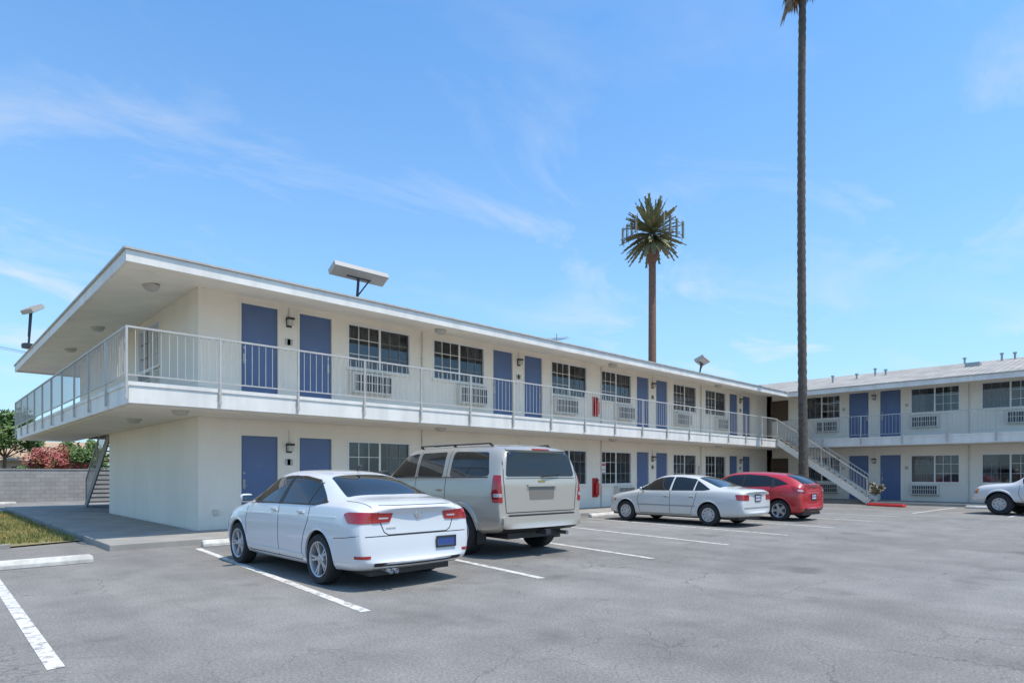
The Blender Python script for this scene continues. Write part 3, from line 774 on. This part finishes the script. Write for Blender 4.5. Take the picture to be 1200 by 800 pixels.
c.corner('headlamps',clearl,1,[(-.16,.60),(-.2,.70),(.02,.78),(.26,.80),(.22,.69),(.05,.60)],ang=50,off=.006)
c.mirror(.80,1.0,wp); c.handles((-.02,-.84),.90,wp)
c.part('antenna',blackp).beam((0,-.78,1.45),(0,-.88,1.52),.02,.03)
c.part('underbody',darkm).box(-.6,.6,-2.1,2.0,.16,.24)
c.wheels(alloy,5,double=True,rimr=.228); c.finish()
# --- SUV
st=[(-2.55,.50,.95,1.24,.925,.74,1.80,.08),(-2.50,.44,.985,1.27,.955,.78,1.855,.08),(-2.30,.40,1.0,1.29,.965,.80,1.90,.08),(-1.9,.37,1.0,1.30,.965,.805,1.93,.08),(-1.2,.34,1.0,1.30,.965,.805,1.945,.08),(-.3,.33,1.0,1.29,.965,.805,1.95,.08),(.15,.33,1.0,1.28,.965,.80,1.945,.08),
(.45,.33,1.0,1.27,.965,.79,1.91,.08),(.65,.33,1.0,1.26,.965,.79,1.83,.07),(1.08,.34,1.0,1.24,.96,.83,1.48,.06),(1.36,.34,1.0,1.22,.95,.84,1.30,.03),(1.6,.35,1.0,1.19,.94,.80,1.27,.02),(2.2,.38,.99,1.13,.92,.76,1.22,.02),(2.45,.42,.96,1.03,.9,.7,1.15,.02),(2.55,.48,.92,.95,.86,.6,1.0,.02)]
c=Car('parked_suv',st,(7.92,9.86,0),math.radians(-3),bp_,(-1.473,1.473),.395,.455,1.72,.265,rear=(.06,.20,1.25),front=(.15,.05,.8),crease=.6,belt=.7,flare=(.085,.022))
c.side('windows',cglass,[(.05,1.35),(1.02,1.33),(.93,1.44),(.50,1.76),(.07,1.79)],r=.04)
c.side('windows',cglass,[(-.88,1.35),(-.04,1.35),(-.04,1.79),(-.86,1.80)],r=.05)
c.side('windows',cglass,[(-2.22,1.38),(-2.1,1.36),(-1.10,1.35),(-1.10,1.80),(-2.08,1.77)],r=.07)
c.patch('windows',cglass,(0,-2.5,0),(0,-1,0),[(-.80,1.36),(.80,1.36),(.72,1.77),(-.72,1.77)],.008,.06,.05,.012,U=(1,0,0))
c.screen('windows',cglass,1.32,1.36,.62,1.86,.84,.70)
for pl in ([(1.12,1.22),(1.15,.8),(1.02,.45)],[(0.0,1.85),(0.0,.45)],[(-1.0,1.85),(-1.0,1.0),(-.98,.75),(-.98,.5)],[(1.02,.45),(-.98,.45)]): c.strip('seams',seamm,pl,.013)
c.strip('seams',seamm,[(-.80,1.80),(-.86,1.3),(-.80,.76),(.80,.76),(.86,1.3),(.80,1.80)],.014,'rear')
c.strip('seams',seamm,[(-.80,1.325),(.80,1.325)],.012,'rear')
c.side('side_moulding',bp_,[(.90,.70),(.90,.78),(-.90,.78),(-.90,.70)],off=.016,r=.01)
c.strip('window_trim',blackp,[(1.04,1.325),(-2.2,1.345)],.016,off=.006)
c.corner('tail_lamps',tail,-1,[(-.07,.93),(.11,.93),(.13,1.1),(.10,1.38),(-.04,1.38)],ang=48,off=.014,r=.02,cx=.86,cy=.16)
c.corner('tail_lamp_clear',clearl,-1,[(-.055,1.02),(.09,1.02),(.09,1.08),(-.055,1.08)],ang=48,off=.018,r=.01,cx=.86,cy=.16)
c.rear('bumper_step',blackp,[(-.75,.70),(.75,.70),(.75,.725),(-.75,.725)],off=.06,depth=.06)
c.rear('bumper',bp_,[(-.90,.50),(.90,.50),(.91,.70),(-.91,.70)],off=.07,depth=.09,r=.05)
c.rear('lower_valance',blackp,[(-.80,.40),(.80,.40),(.86,.49),(-.86,.49)],off=.04)
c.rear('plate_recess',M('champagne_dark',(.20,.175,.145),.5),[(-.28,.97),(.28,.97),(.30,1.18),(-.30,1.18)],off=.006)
c.rear('handle_trim',bp_,[(-.34,1.19),(.34,1.19),(.34,1.23),(-.34,1.23)],off=.03,depth=.04,r=.01)
c.rear('spoiler',bp_,[(-.70,1.80),(.70,1.80),(.66,1.845),(-.66,1.845)],off=.05,depth=.08,r=.02)
c.rear('brake_light',tail,[(-.2,1.81),(.2,1.81),(.2,1.83),(-.2,1.83)],off=.06,depth=.02,r=.01)
hp=c.cast(Vector((0,-3.5,1.28)),Vector((0,-1,0))); c.part('badge',M('gold_badge',(.5,.36,.12),.3,.8)).box(-.08,.08,hp.y-.012,hp.y,1.262,1.292)
c.part('wiper',blackp).beam((0,hp.y-.02,1.35),(.42,hp.y-.01,1.39),.02,.02)
for sg in (-1,1):
    rk=c.part('roof_rack',darkm)
    rk.beam((sg*.68,-1.95,1.925),(sg*.68,.20,1.935),.03,.022)
    for y in (-1.95,-.9,.20): rk.beam((sg*.68,y-.05,1.88),(sg*.68,y+.03,1.925),.035,.03)
    c.part('running_boards',blackp).box(sg*.88,sg*1.04,-.95,.98,.34,.385)
    c.part('mud_flaps',blackp).box(sg*.80,sg*.98,-1.97,-1.95,.22,.5)
c.part('tow_hitch',darkm).box(-.06,.06,-2.66,-2.4,.38,.46); c.part('exhaust',metalg).cyl((.62,-2.5,.36),(.62,-2.1,.36),.035,n=12)
c.mirror(.98,1.32,blackp,.26,.22); c.handles((.16,-.82),1.12,bp_)
c.corner('headlamps',clearl,1,[(-.15,.78),(-.15,1.0),(.15,1.0),(.12,.78)],ang=40)
c.part('axle_and_chassis',darkm).box(-.6,.6,-2.3,2.2,.30,.40); c.part('axle_and_chassis',darkm).cyl((-.7,-1.473,.385),(.7,-1.473,.385),.07,n=10)
c.wheels(alloy,5,rimr=.245); c.finish()
# --- old white sedan
st=[(-2.42,.38,.77,.86,.72,.5,.93,.02),(-2.35,.27,.83,.92,.77,.55,.985,.02),(-2.1,.24,.86,.94,.79,.58,1.01,.02),(-1.75,.22,.87,.945,.80,.6,1.02,.02),(-1.5,.21,.87,.94,.82,.58,1.09,.03),(-1.15,.2,.87,.93,.825,.53,1.25,.05),(-.85,.2,.87,.92,.825,.525,1.34,.055),(-.4,.2,.87,.915,.83,.54,1.39,.05),(0.05,.2,.87,.91,.83,.545,1.395,.05),
(.3,.2,.87,.905,.83,.54,1.37,.05),(.5,.2,.87,.90,.83,.545,1.30,.05),(.85,.2,.87,.89,.83,.60,1.10,.04),(1.1,.2,.87,.88,.82,.64,.965,.025),(1.3,.2,.87,.86,.81,.6,.925,.02),(1.8,.21,.86,.80,.78,.56,.86,.02),(2.1,.23,.83,.73,.73,.52,.79,.02),(2.23,.28,.78,.66,.66,.45,.70,.02)]
c=Car('parked_car',st,(16.25,9.75,0),math.radians(-1),wp2,(-1.357,1.357),.305,.345,1.52,.195,rear=(.12,.08,.6),front=(.25,.15,.5),sub=2,crease=.3)
c.side('windows',cglass,[(-1.38,.975),(-1.1,1.12),(-.82,1.265),(-.4,1.315),(.05,1.32),(.3,1.29),(.48,1.23),(.92,.955),(.85,.925),(-1.2,.95)],r=.03)
c.screen('windows',cglass,-1.60,1.075,-.90,1.325,.62,.47); c.screen('windows',cglass,1.04,1.01,.50,1.30,.66,.49)
c.side('pillars',wp2,[(-.19,.93),(-.13,.93),(-.15,1.33),(-.19,1.33)],off=.008,r=.005); c.side('pillars',wp2,[(-.92,.94),(-.88,.94),(-.88,1.25),(-.90,1.24)],off=.008,r=.003)
for pl in ([(.90,.9),(.93,.6),(.85,.28)],[(-.16,.93),(-.16,.28)],[(-1.0,.95),(-.96,.7),(-.84,.4),(-.82,.28)],[(.85,.28),(-.82,.28)]): c.strip('seams',seamm,pl,.012)
c.strip('side_moulding',M('grey_moulding',(.30,.30,.30),.5),[(.95,.52),(-.95,.52)],.035,off=.01)
c.corner('tail_lamps',tail,-1,[(-.26,.70),(-.26,.85),(.14,.86),(.12,.71)],ang=38,off=.008)
c.plate(0,.76,platem); c.rear('bumper_strip',M('grey_m2',(.3,.3,.3),.5),[(-.72,.50),(.72,.50),(.72,.53),(-.72,.53)],off=.01,r=.005)
c.corner('headlamps',clearl,1,[(-.2,.58),(-.2,.68),(.16,.71),(.14,.60)],ang=45); c.corner('markers',amber,1,[(.17,.60),(.17,.69),(.24,.69),(.24,.60)],ang=45)
c.part('underbody',darkm).box(-.6,.6,-2.1,2.0,.18,.26)
c.mirror(.74,.93,wp2,.18,.11); c.handles((-.03,-.84),.78,wp2); c.wheels(hubc,8,'hub',rimr=.19); c.finish()
# --- red hatchback
st=[(-2.08,.40,.78,.92,.74,.55,1.08,.03),(-2.02,.28,.85,.98,.80,.58,1.16,.04),(-1.85,.23,.88,1.0,.82,.58,1.24,.05),(-1.55,.2,.89,1.0,.83,.58,1.36,.06),(-1.2,.2,.89,.99,.835,.58,1.43,.06),(-.6,.2,.89,.975,.84,.585,1.47,.06),(0,.2,.89,.965,.84,.59,1.48,.06),(.35,.2,.89,.955,.84,.585,1.45,.06),(.6,.2,.89,.95,.84,.59,1.37,.055),(.95,.2,.89,.94,.84,.64,1.17,.04),(1.25,.2,.89,.92,.83,.66,1.02,.025),(1.4,.2,.89,.89,.81,.6,.97,.02),(1.8,.2,.86,.82,.77,.56,.89,.02),(2.03,.23,.82,.72,.70,.5,.78,.02),(2.12,.3,.74,.62,.62,.4,.66,.02)]
c=Car('parked_hatchback',st,(19.5,9.15,0),math.radians(-2),rp,(-1.3,1.3),.315,.36,1.54,.205,rear=(.16,.30,.85),front=(.3,.2,.5),sub=2,crease=.25)
c.side('windows',cglass,[(-1.55,1.10),(-1.2,1.25),(-.8,1.35),(-.2,1.39),(.3,1.365),(.55,1.29),(1.02,1.02),(.98,.975),(-1.2,1.03)],r=.04)
c.screen('windows',cglass,-1.98,1.11,-1.42,1.38,.60,.52); c.screen('windows',cglass,1.18,1.06,.56,1.38,.68,.52)
c.side('pillars',blackp,[(-.16,.98),(-.08,.98),(-.10,1.39),(-.16,1.39)],off=.008,r=.005); c.side('pillars',rp,[(-1.15,1.0),(-1.05,1.0),(-1.02,1.30),(-1.08,1.30)],off=.008,r=.005)
for pl in ([(.97,.95),(1.0,.6),(.88,.28)],[(-.12,.97),(-.12,.28)],[(-1.05,1.02),(-1.0,.75),(-.84,.4),(-.82,.28)],[(.88,.28),(-.82,.28)]): c.strip('seams',seamm,pl,.012)
c.corner('tail_lamps',tail,-1,[(-.18,.84),(-.16,.93),(.08,1.02),(.22,1.06),(.14,.86)],ang=50,off=.014)
c.corner('tail_lamp_clear',clearl,-1,[(-.12,.88),(-.10,.92),(.08,.95),(.08,.89)],ang=50,off=.018,r=.01)
c.rear('lower_valance',blackp,[(-.6,.26),(.6,.26),(.64,.40),(-.64,.40)],off=.006); c.plate(0,.72,platem)
c.strip('seams',seamm,[(-.6,.95),(-.55,.62),(.55,.62),(.6,.95)],.01,'rear')
c.part('underbody',darkm).box(-.6,.6,-1.9,1.9,.18,.26)
c.mirror(.86,1.0,rp); c.handles((-.02,-.86),.85,rp)
c.corner('headlamps',clearl,1,[(-.16,.60),(.05,.78),(.26,.82),(.2,.66)],ang=50); c.wheels(alloy,5,rimr=.21); c.finish()
# --- pickup
st=[(-2.75,.50,.90,1.02,.88,.6,1.10,.02),(-2.65,.45,.94,1.06,.90,.7,1.13,.02),(-1.6,.42,.95,1.07,.90,.7,1.14,.02),(-.78,.42,.95,1.07,.90,.7,1.14,.02),(-.70,.42,.95,1.07,.90,.66,1.60,.07),(-.5,.42,.95,1.06,.90,.66,1.74,.07),(.0,.42,.95,1.05,.90,.67,1.77,.07),(.4,.42,.95,1.04,.90,.67,1.74,.07),(.58,.42,.95,1.04,.90,.68,1.66,.07),(1.0,.42,.95,1.03,.90,.76,1.28,.05),(1.2,.42,.95,1.02,.89,.74,1.13,.03),(1.4,.42,.95,1.0,.88,.7,1.10,.02),(2.1,.45,.94,.98,.86,.68,1.06,.02),(2.35,.48,.92,.9,.84,.64,.98,.02),(2.42,.52,.88,.82,.8,.55,.86,.02)]
c=Car('pickup_truck',st,(27.25,2.1,0),math.radians(-12),tpnt,(-1.75,1.55),.375,.43,1.62,.24,rear=(.05,0,.9),front=(.12,.02,.6),sub=2,crease=.5,flare=(.07,.02))
c.side('windows',cglass,[(-.60,1.12),(.86,1.10),(.46,1.62),(.30,1.66),(-.55,1.66)],r=.05); c.screen('windows',cglass,1.1,1.17,.58,1.64,.74,.60)
for pl in ([(.98,1.02),(1.0,.7),(.9,.5)],[(-.62,1.65),(-.62,.5)],[(.9,.5),(-.62,.5)],[(-.74,1.08),(-.74,.45)]): c.strip('seams',seamm,pl,.012)
c.corner('headlamps',clearl,1,[(-.2,.72),(-.2,.92),(.10,.92),(.10,.72)],ang=35,off=.01,cy=.15); c.corner('markers',amber,1,[(.11,.72),(.11,.90),(.17,.90),(.17,.72)],ang=35,off=.01,cy=.15)
c.frontp('grille',blackp,[(-.5,.68),(.5,.68),(.5,.90),(-.5,.90)],off=.01); c.frontp('bumper',chrome,[(-.84,.46),(.84,.46),(.85,.64),(-.85,.64)],off=.08,depth=.09,r=.04)
c.corner('tail_lamps',tail,-1,[(-.05,.75),(.1,.75),(.1,1.02),(-.05,1.02)],ang=52,off=.01)
c.part('chassis',darkm).box(-.6,.6,-2.4,2.1,.34,.46)
c.mirror(.80,1.12,blackp,.24,.2); c.handles((-.45,),.95,blackp); c.wheels(hubc,8,'hub',rimr=.21); c.finish()
# ------------------------------------------------------------ palms
def blade(mb,base,d,L,droop,wd,m=0,nseg=7):
    base=Vector(base); d=Vector(d).normalized(); side=d.cross(Z)
    side=side.normalized() if side.length>.05 else Vector((1,0,0))
    p=base.copy();dd=d.copy(); P_=[]
    for i in range(nseg+1):
        P_.append((p.copy(),dd.copy())); p=p+dd*(L/nseg); dd=(dd-Z*droop/nseg).normalized()
    for i in range(nseg):
        t0=i/nseg;t1=(i+1)/nseg
        W=lambda t: wd*(math.sin(math.pi*min(1,(.12+t*.88)))**.75) if t<1 else .02
        a,da=P_[i];b,db=P_[i+1]; up=side.cross(da)
        for sg in (-1,1):
            w0=W(t0)*random.uniform(.8,1.15);w1=W(t1)*.7
            A=a+side*sg*w0*.7+up*w0*.25; B=b+side*sg*max(w1,.02)+up*w1*.25; T=b+side*sg*w0*1.05+db*.10+up*w0*.2
            mb.add([a,A,T,B,b],[(0,1,3,4),(1,2,3)],m)
ct=empty('cell_tower_palm',(51.3,33.9,0)); mb=MB()
mb.cyl((0,0,0),(0,0,23.3),.42,.33,n=18)
mb.lathe((0,0,21.6),(0,0,1),[(.34,0),(.46,.4),(.66,.9),(.74,1.4),(.62,1.9),(.3,2.4)],18)
mb.build('trunk',mpt,ct,smooth=True)
mb=MB(); rr_=random.Random(5); random.seed(11)
for i in range(125):
    zc=rr_.uniform(-.8,1); a=i*2.39996; h=math.sqrt(max(0,1-zc*zc)); 
    blade(mb,(math.cos(a)*.2,math.sin(a)*.2,24.4+zc*.5),(math.cos(a)*h,math.sin(a)*h,zc+.1),rr_.uniform(2.3,3.2),rr_.uniform(.1,.5),.26)
mb.build('fronds',mpf,ct,recalc=False)
mb=MB()
for k in range(3):
    a0=k*2.0944+.5
    for j in (-1.6,-.55,.55,1.6):
        c0=Vector((math.cos(a0),math.sin(a0),0)); s0=Vector((-c0.y,c0.x,0)); p=c0*2.4+s0*j+Z*24.6
        mb.obox(Matrix.Translation(p)@Matrix.Rotation(a0,4,'Z'),.10,.16,1.6,0); mb.cyl(p-Z*1.0-c0*.15,p+Z*1.0-c0*.15,.03,n=6,m=1)
    for z in (24.1,25.2): mb.beam(c0*2.3-s0*1.9+Z*z,c0*2.3+s0*1.9+Z*z,.05,.05,1); mb.beam(Z*z,c0*2.3+Z*z,.07,.07,1)
mb.build('antenna_panels',[M('antenna_casing',(.20,.20,.15),.6),M('antenna_mount',(.18,.13,.10),.6)],ct)
pt=empty('palm_tree',(29.9,11.5,0)); mb=MB()
prof=[];H=25.8
n=130
for i in range(n+1):
    t=i/n; r=.20*(1-.25*t)+.10*math.exp(-t*30)+(.012 if i%2 else -.006)+random.uniform(-.006,.006); prof.append((r,t*H))
mb.lathe((0,0,0),(0,0,1),prof,16)
for i in range(0,len(mb.v)):
    x,y,z=mb.v[i]; mb.v[i]=(x-.10*math.sin(z/H*2.2),y+.08*math.sin(z/H*3),z)
mb.build('trunk',barkm,pt,smooth=True,angle=70)
mb=MB()
def fan(base,d,L,m):
    base=Vector(base);d=Vector(d).normalized();s_=d.cross(Z).normalized() if abs(d.z)<.98 else Vector((1,0,0)); 
    mid=base+d*L*.5; mb.beam(base,mid,.05,.03,m)
    for k in range(-9,10):
        a=k*.11*(1 if m==0 else .45); dd=(d*math.cos(a)+s_*math.sin(a)).normalized(); tip=mid+dd*L*random.uniform(.35,.6)-Z*(.12*abs(k)/9+.1)*L
        w_=s_*.035+Z*.02; mb.add([mid-w_,mid+w_,mid.lerp(tip,.6)+w_*1.6,tip,mid.lerp(tip,.6)-w_*1.6],[(0,1,2,3,4)],m)
for i in range(60):
    a=i*2.4; e=random.uniform(-.2,1.2); fan((-.1+.15*math.cos(a),.1+.15*math.sin(a),25.9),(math.cos(a)*math.cos(e),math.sin(a)*math.cos(e),math.sin(e)),random.uniform(1.5,2.1),0)
for i in range(46):
    a=i*2.4; fan((-.1+.2*math.cos(a),.1+.2*math.sin(a),25.6+random.uniform(-.2,.1)),(math.cos(a)*.30,math.sin(a)*.30,-1),random.uniform(.9,1.9),1)
for i in range(11):
    a=2.3+random.uniform(-.5,.5); fan((-.1+.2*math.cos(a),.1+.2*math.sin(a),24.5+random.uniform(-.1,.3)),(math.cos(a)*.34,math.sin(a)*.34,-1),random.uniform(1.2,1.95),1)
mb.build('crown',[leafg,deadf],pt,recalc=False)
# ------------------------------------------------------------ background left
def tree(name,loc,h,r,mat,leaves=3500,lsz=.16,trunk=True,flat=.75,seed=1,clumps=26):
    R_=random.Random(seed); e=empty(name,loc); t=MB()
    if trunk:
        t.cyl((0,0,-.1),(.1,.05,h*.45),.16*h/6,.10*h/6,n=10)
    cs=[]
    for i in range(clumps):
        a=R_.random()*6.28; rad=r*math.sqrt(R_.random())*.8; z=h-r*flat+R_.uniform(-1,1)*r*flat*.75*math.sqrt(max(.1,1-(rad/r)**2))
        p=Vector((math.cos(a)*rad,math.sin(a)*rad,z)); cs.append((p,R_.uniform(.22,.42)*r))
        if trunk and i%2==0: t.cyl((.1,.05,h*.4),p,.05*h/6,.015,n=5)
    if trunk: t.build('trunk_and_limbs',woodm,e,smooth=True)
    m=MB()
    for i in range(leaves):
        p,cr=cs[R_.randrange(len(cs))]
        d=Vector((R_.gauss(0,1),R_.gauss(0,1),R_.gauss(0,1))).normalized()*cr*R_.random()**.4
        q=p+d; 
        if q.z<.05: continue
        u=Vector((R_.gauss(0,1),R_.gauss(0,1),R_.gauss(0,1))).normalized(); v=u.orthogonal().normalized(); s_=lsz*R_.uniform(.6,1.3)
        m.add([q-u*s_,q+v*s_*.45,q+u*s_,q-v*s_*.45],[(0,1,2,3)])
    m.build('foliage',mat,e,recalc=False)
def at(px,d): 
    u=(px-600)/730; return (d*(.6928+.7211*u),d*(.7211-.6928*u),0)
tree('tree',at(4,50),6.7,2.7,leafg,4600,.2,seed=2)
tree('tree',at(-60,46),6.0,2.4,leafg,3500,.2,seed=3)
tree('tree',at(98,56),4.6,2.0,leafg,3000,.2,seed=8)
tree('bougainvillea',at(60,41),3.1,1.5,leafr,3500,.12,False,.6,4); tree('bougainvillea',at(80,40.5),2.9,1.2,leafr,2500,.12,False,.6,5)
tree('shrub',at(97,40.5),3.3,1.1,leafg,2200,.12,False,.8,6); tree('shrub',at(28,42),2.0,1.0,leafg,1500,.12,False,.6,9)
def blockmat():
    m,nt,b=newmat('concrete_block'); v=coords(nt,'Object',(1,1,1))
    mp=N(nt,'ShaderNodeMapping'); mp.inputs['Rotation'].default_value=(math.radians(90),0,0); nt.links.new(v,mp.inputs[0])
    br=N(nt,'ShaderNodeTexBrick'); nt.links.new(mp.outputs[0],br.inputs[0]); br.inputs['Scale'].default_value=1; br.inputs['Brick Width'].default_value=.4; br.inputs['Row Height'].default_value=.2; br.inputs['Mortar Size'].default_value=.008
    br.inputs['Color1'].default_value=(.36,.34,.32,1); br.inputs['Color2'].default_value=(.30,.285,.265,1); br.inputs['Mortar'].default_value=(.2,.19,.18,1)
    nt.links.new(mixc(nt,br.outputs[0],ramp(nt,noise(nt,v,1.2,5),[(.3,.8),(.7,1.0)]),1,'MULTIPLY'),b.inputs['Base Color']); b.inputs['Roughness'].default_value=.9
    return m
mb=MB(); mb.box(-45,25,39.0,39.2,-.1,1.6); mb.box(-45,25,38.97,39.23,1.6,1.66); mb.build('block_wall',blockmat())
hs=empty('house',(*at(12,56)[:2],0),math.radians(-30)); mb=MB()
mb.box(-6,6,-4,4,0,2.6,0); mb.box(-4,-3,-4.03,-3.99,1,2,2); mb.box(2,3.2,-4.03,-3.99,1,2,2); mb.build('walls',[M('house_wall',(.5,.4,.3),.8),roofm,darkm],hs)
mb=MB(); mb.add([(-6.6,-4.7,2.5),(6.6,-4.7,2.5),(6.6,0,4.3),(-6.6,0,4.3),(6.6,4.7,2.5),(-6.6,4.7,2.5)],[(0,1,2,3),(3,2,4,5)]); mb.add([(-6,-4,2.6),(-6,4,2.6),(-6,0,4.1)],[(0,1,2)]); mb.add([(6,-4,2.6),(6,4,2.6),(6,0,4.1)],[(0,1,2)])
mb.build('roof',M('tan_roof',(.42,.29,.19),.9,var=.15,vscale=2),hs,recalc=False)
mb=MB(); R_=random.Random(21)
for i in range(9000):
    a=math.radians(R_.uniform(-20,110)); d=R_.uniform(105,125); hh=2.5+2.5*abs(math.sin(a*17)+.6*math.sin(a*41)); z=R_.random()**.8*hh
    q=Vector((math.cos(a)*d,math.sin(a)*d,z)); u=Vector((R_.gauss(0,1),R_.gauss(0,1),R_.gauss(0,1))).normalized(); v=u.orthogonal().normalized(); s_=.55
    mb.add([q-u*s_,q+v*s_*.6,q+u*s_,q-v*s_*.6],[(0,1,2,3)])
mb.build('distant_trees',leafg,recalc=False)
tree('potted_plant',(31.2,8.85,.0),1.15,.38,leafmat('pot_leaves',(.10,.10,.05),(.35,.30,.22),6),500,.09,False,1.0,12,8)
uw=empty('utility_pole',(0,0,0)); mb=MB()
pa=Vector((*at(-150,62)[:2],0)); pb=Vector((*at(330,95)[:2],0))
for p in (pa,pb):
    mb.cyl(p,p+Z*17.5,.16,.1,n=10); mb.beam(p+Z*16.6+Vector((-1.2,0,0)),p+Z*16.6+Vector((1.2,0,0)),.1,.12)
    mb.beam(p+Z*9+Vector((-.4,0,0)),p+Z*9+Vector((.4,0,0)),.08,.1)
for (dx,z) in ((-1.1,16.7),(0,16.75),(1.1,16.7),(-.3,9.1),(.3,8.6)):
    a=pa+Vector((dx,0,z));b=pb+Vector((dx,0,z-2)); prev=a
    for i in range(1,25):
        t=i/24; q=a.lerp(b,t)-Z*4*t*(1-t)*1.1; mb.cyl(prev,q,.018,n=4,caps=False); prev=q
mb.build('pole_and_wires',M('pole_wood',(.10,.08,.06),.9),uw)
print('done')
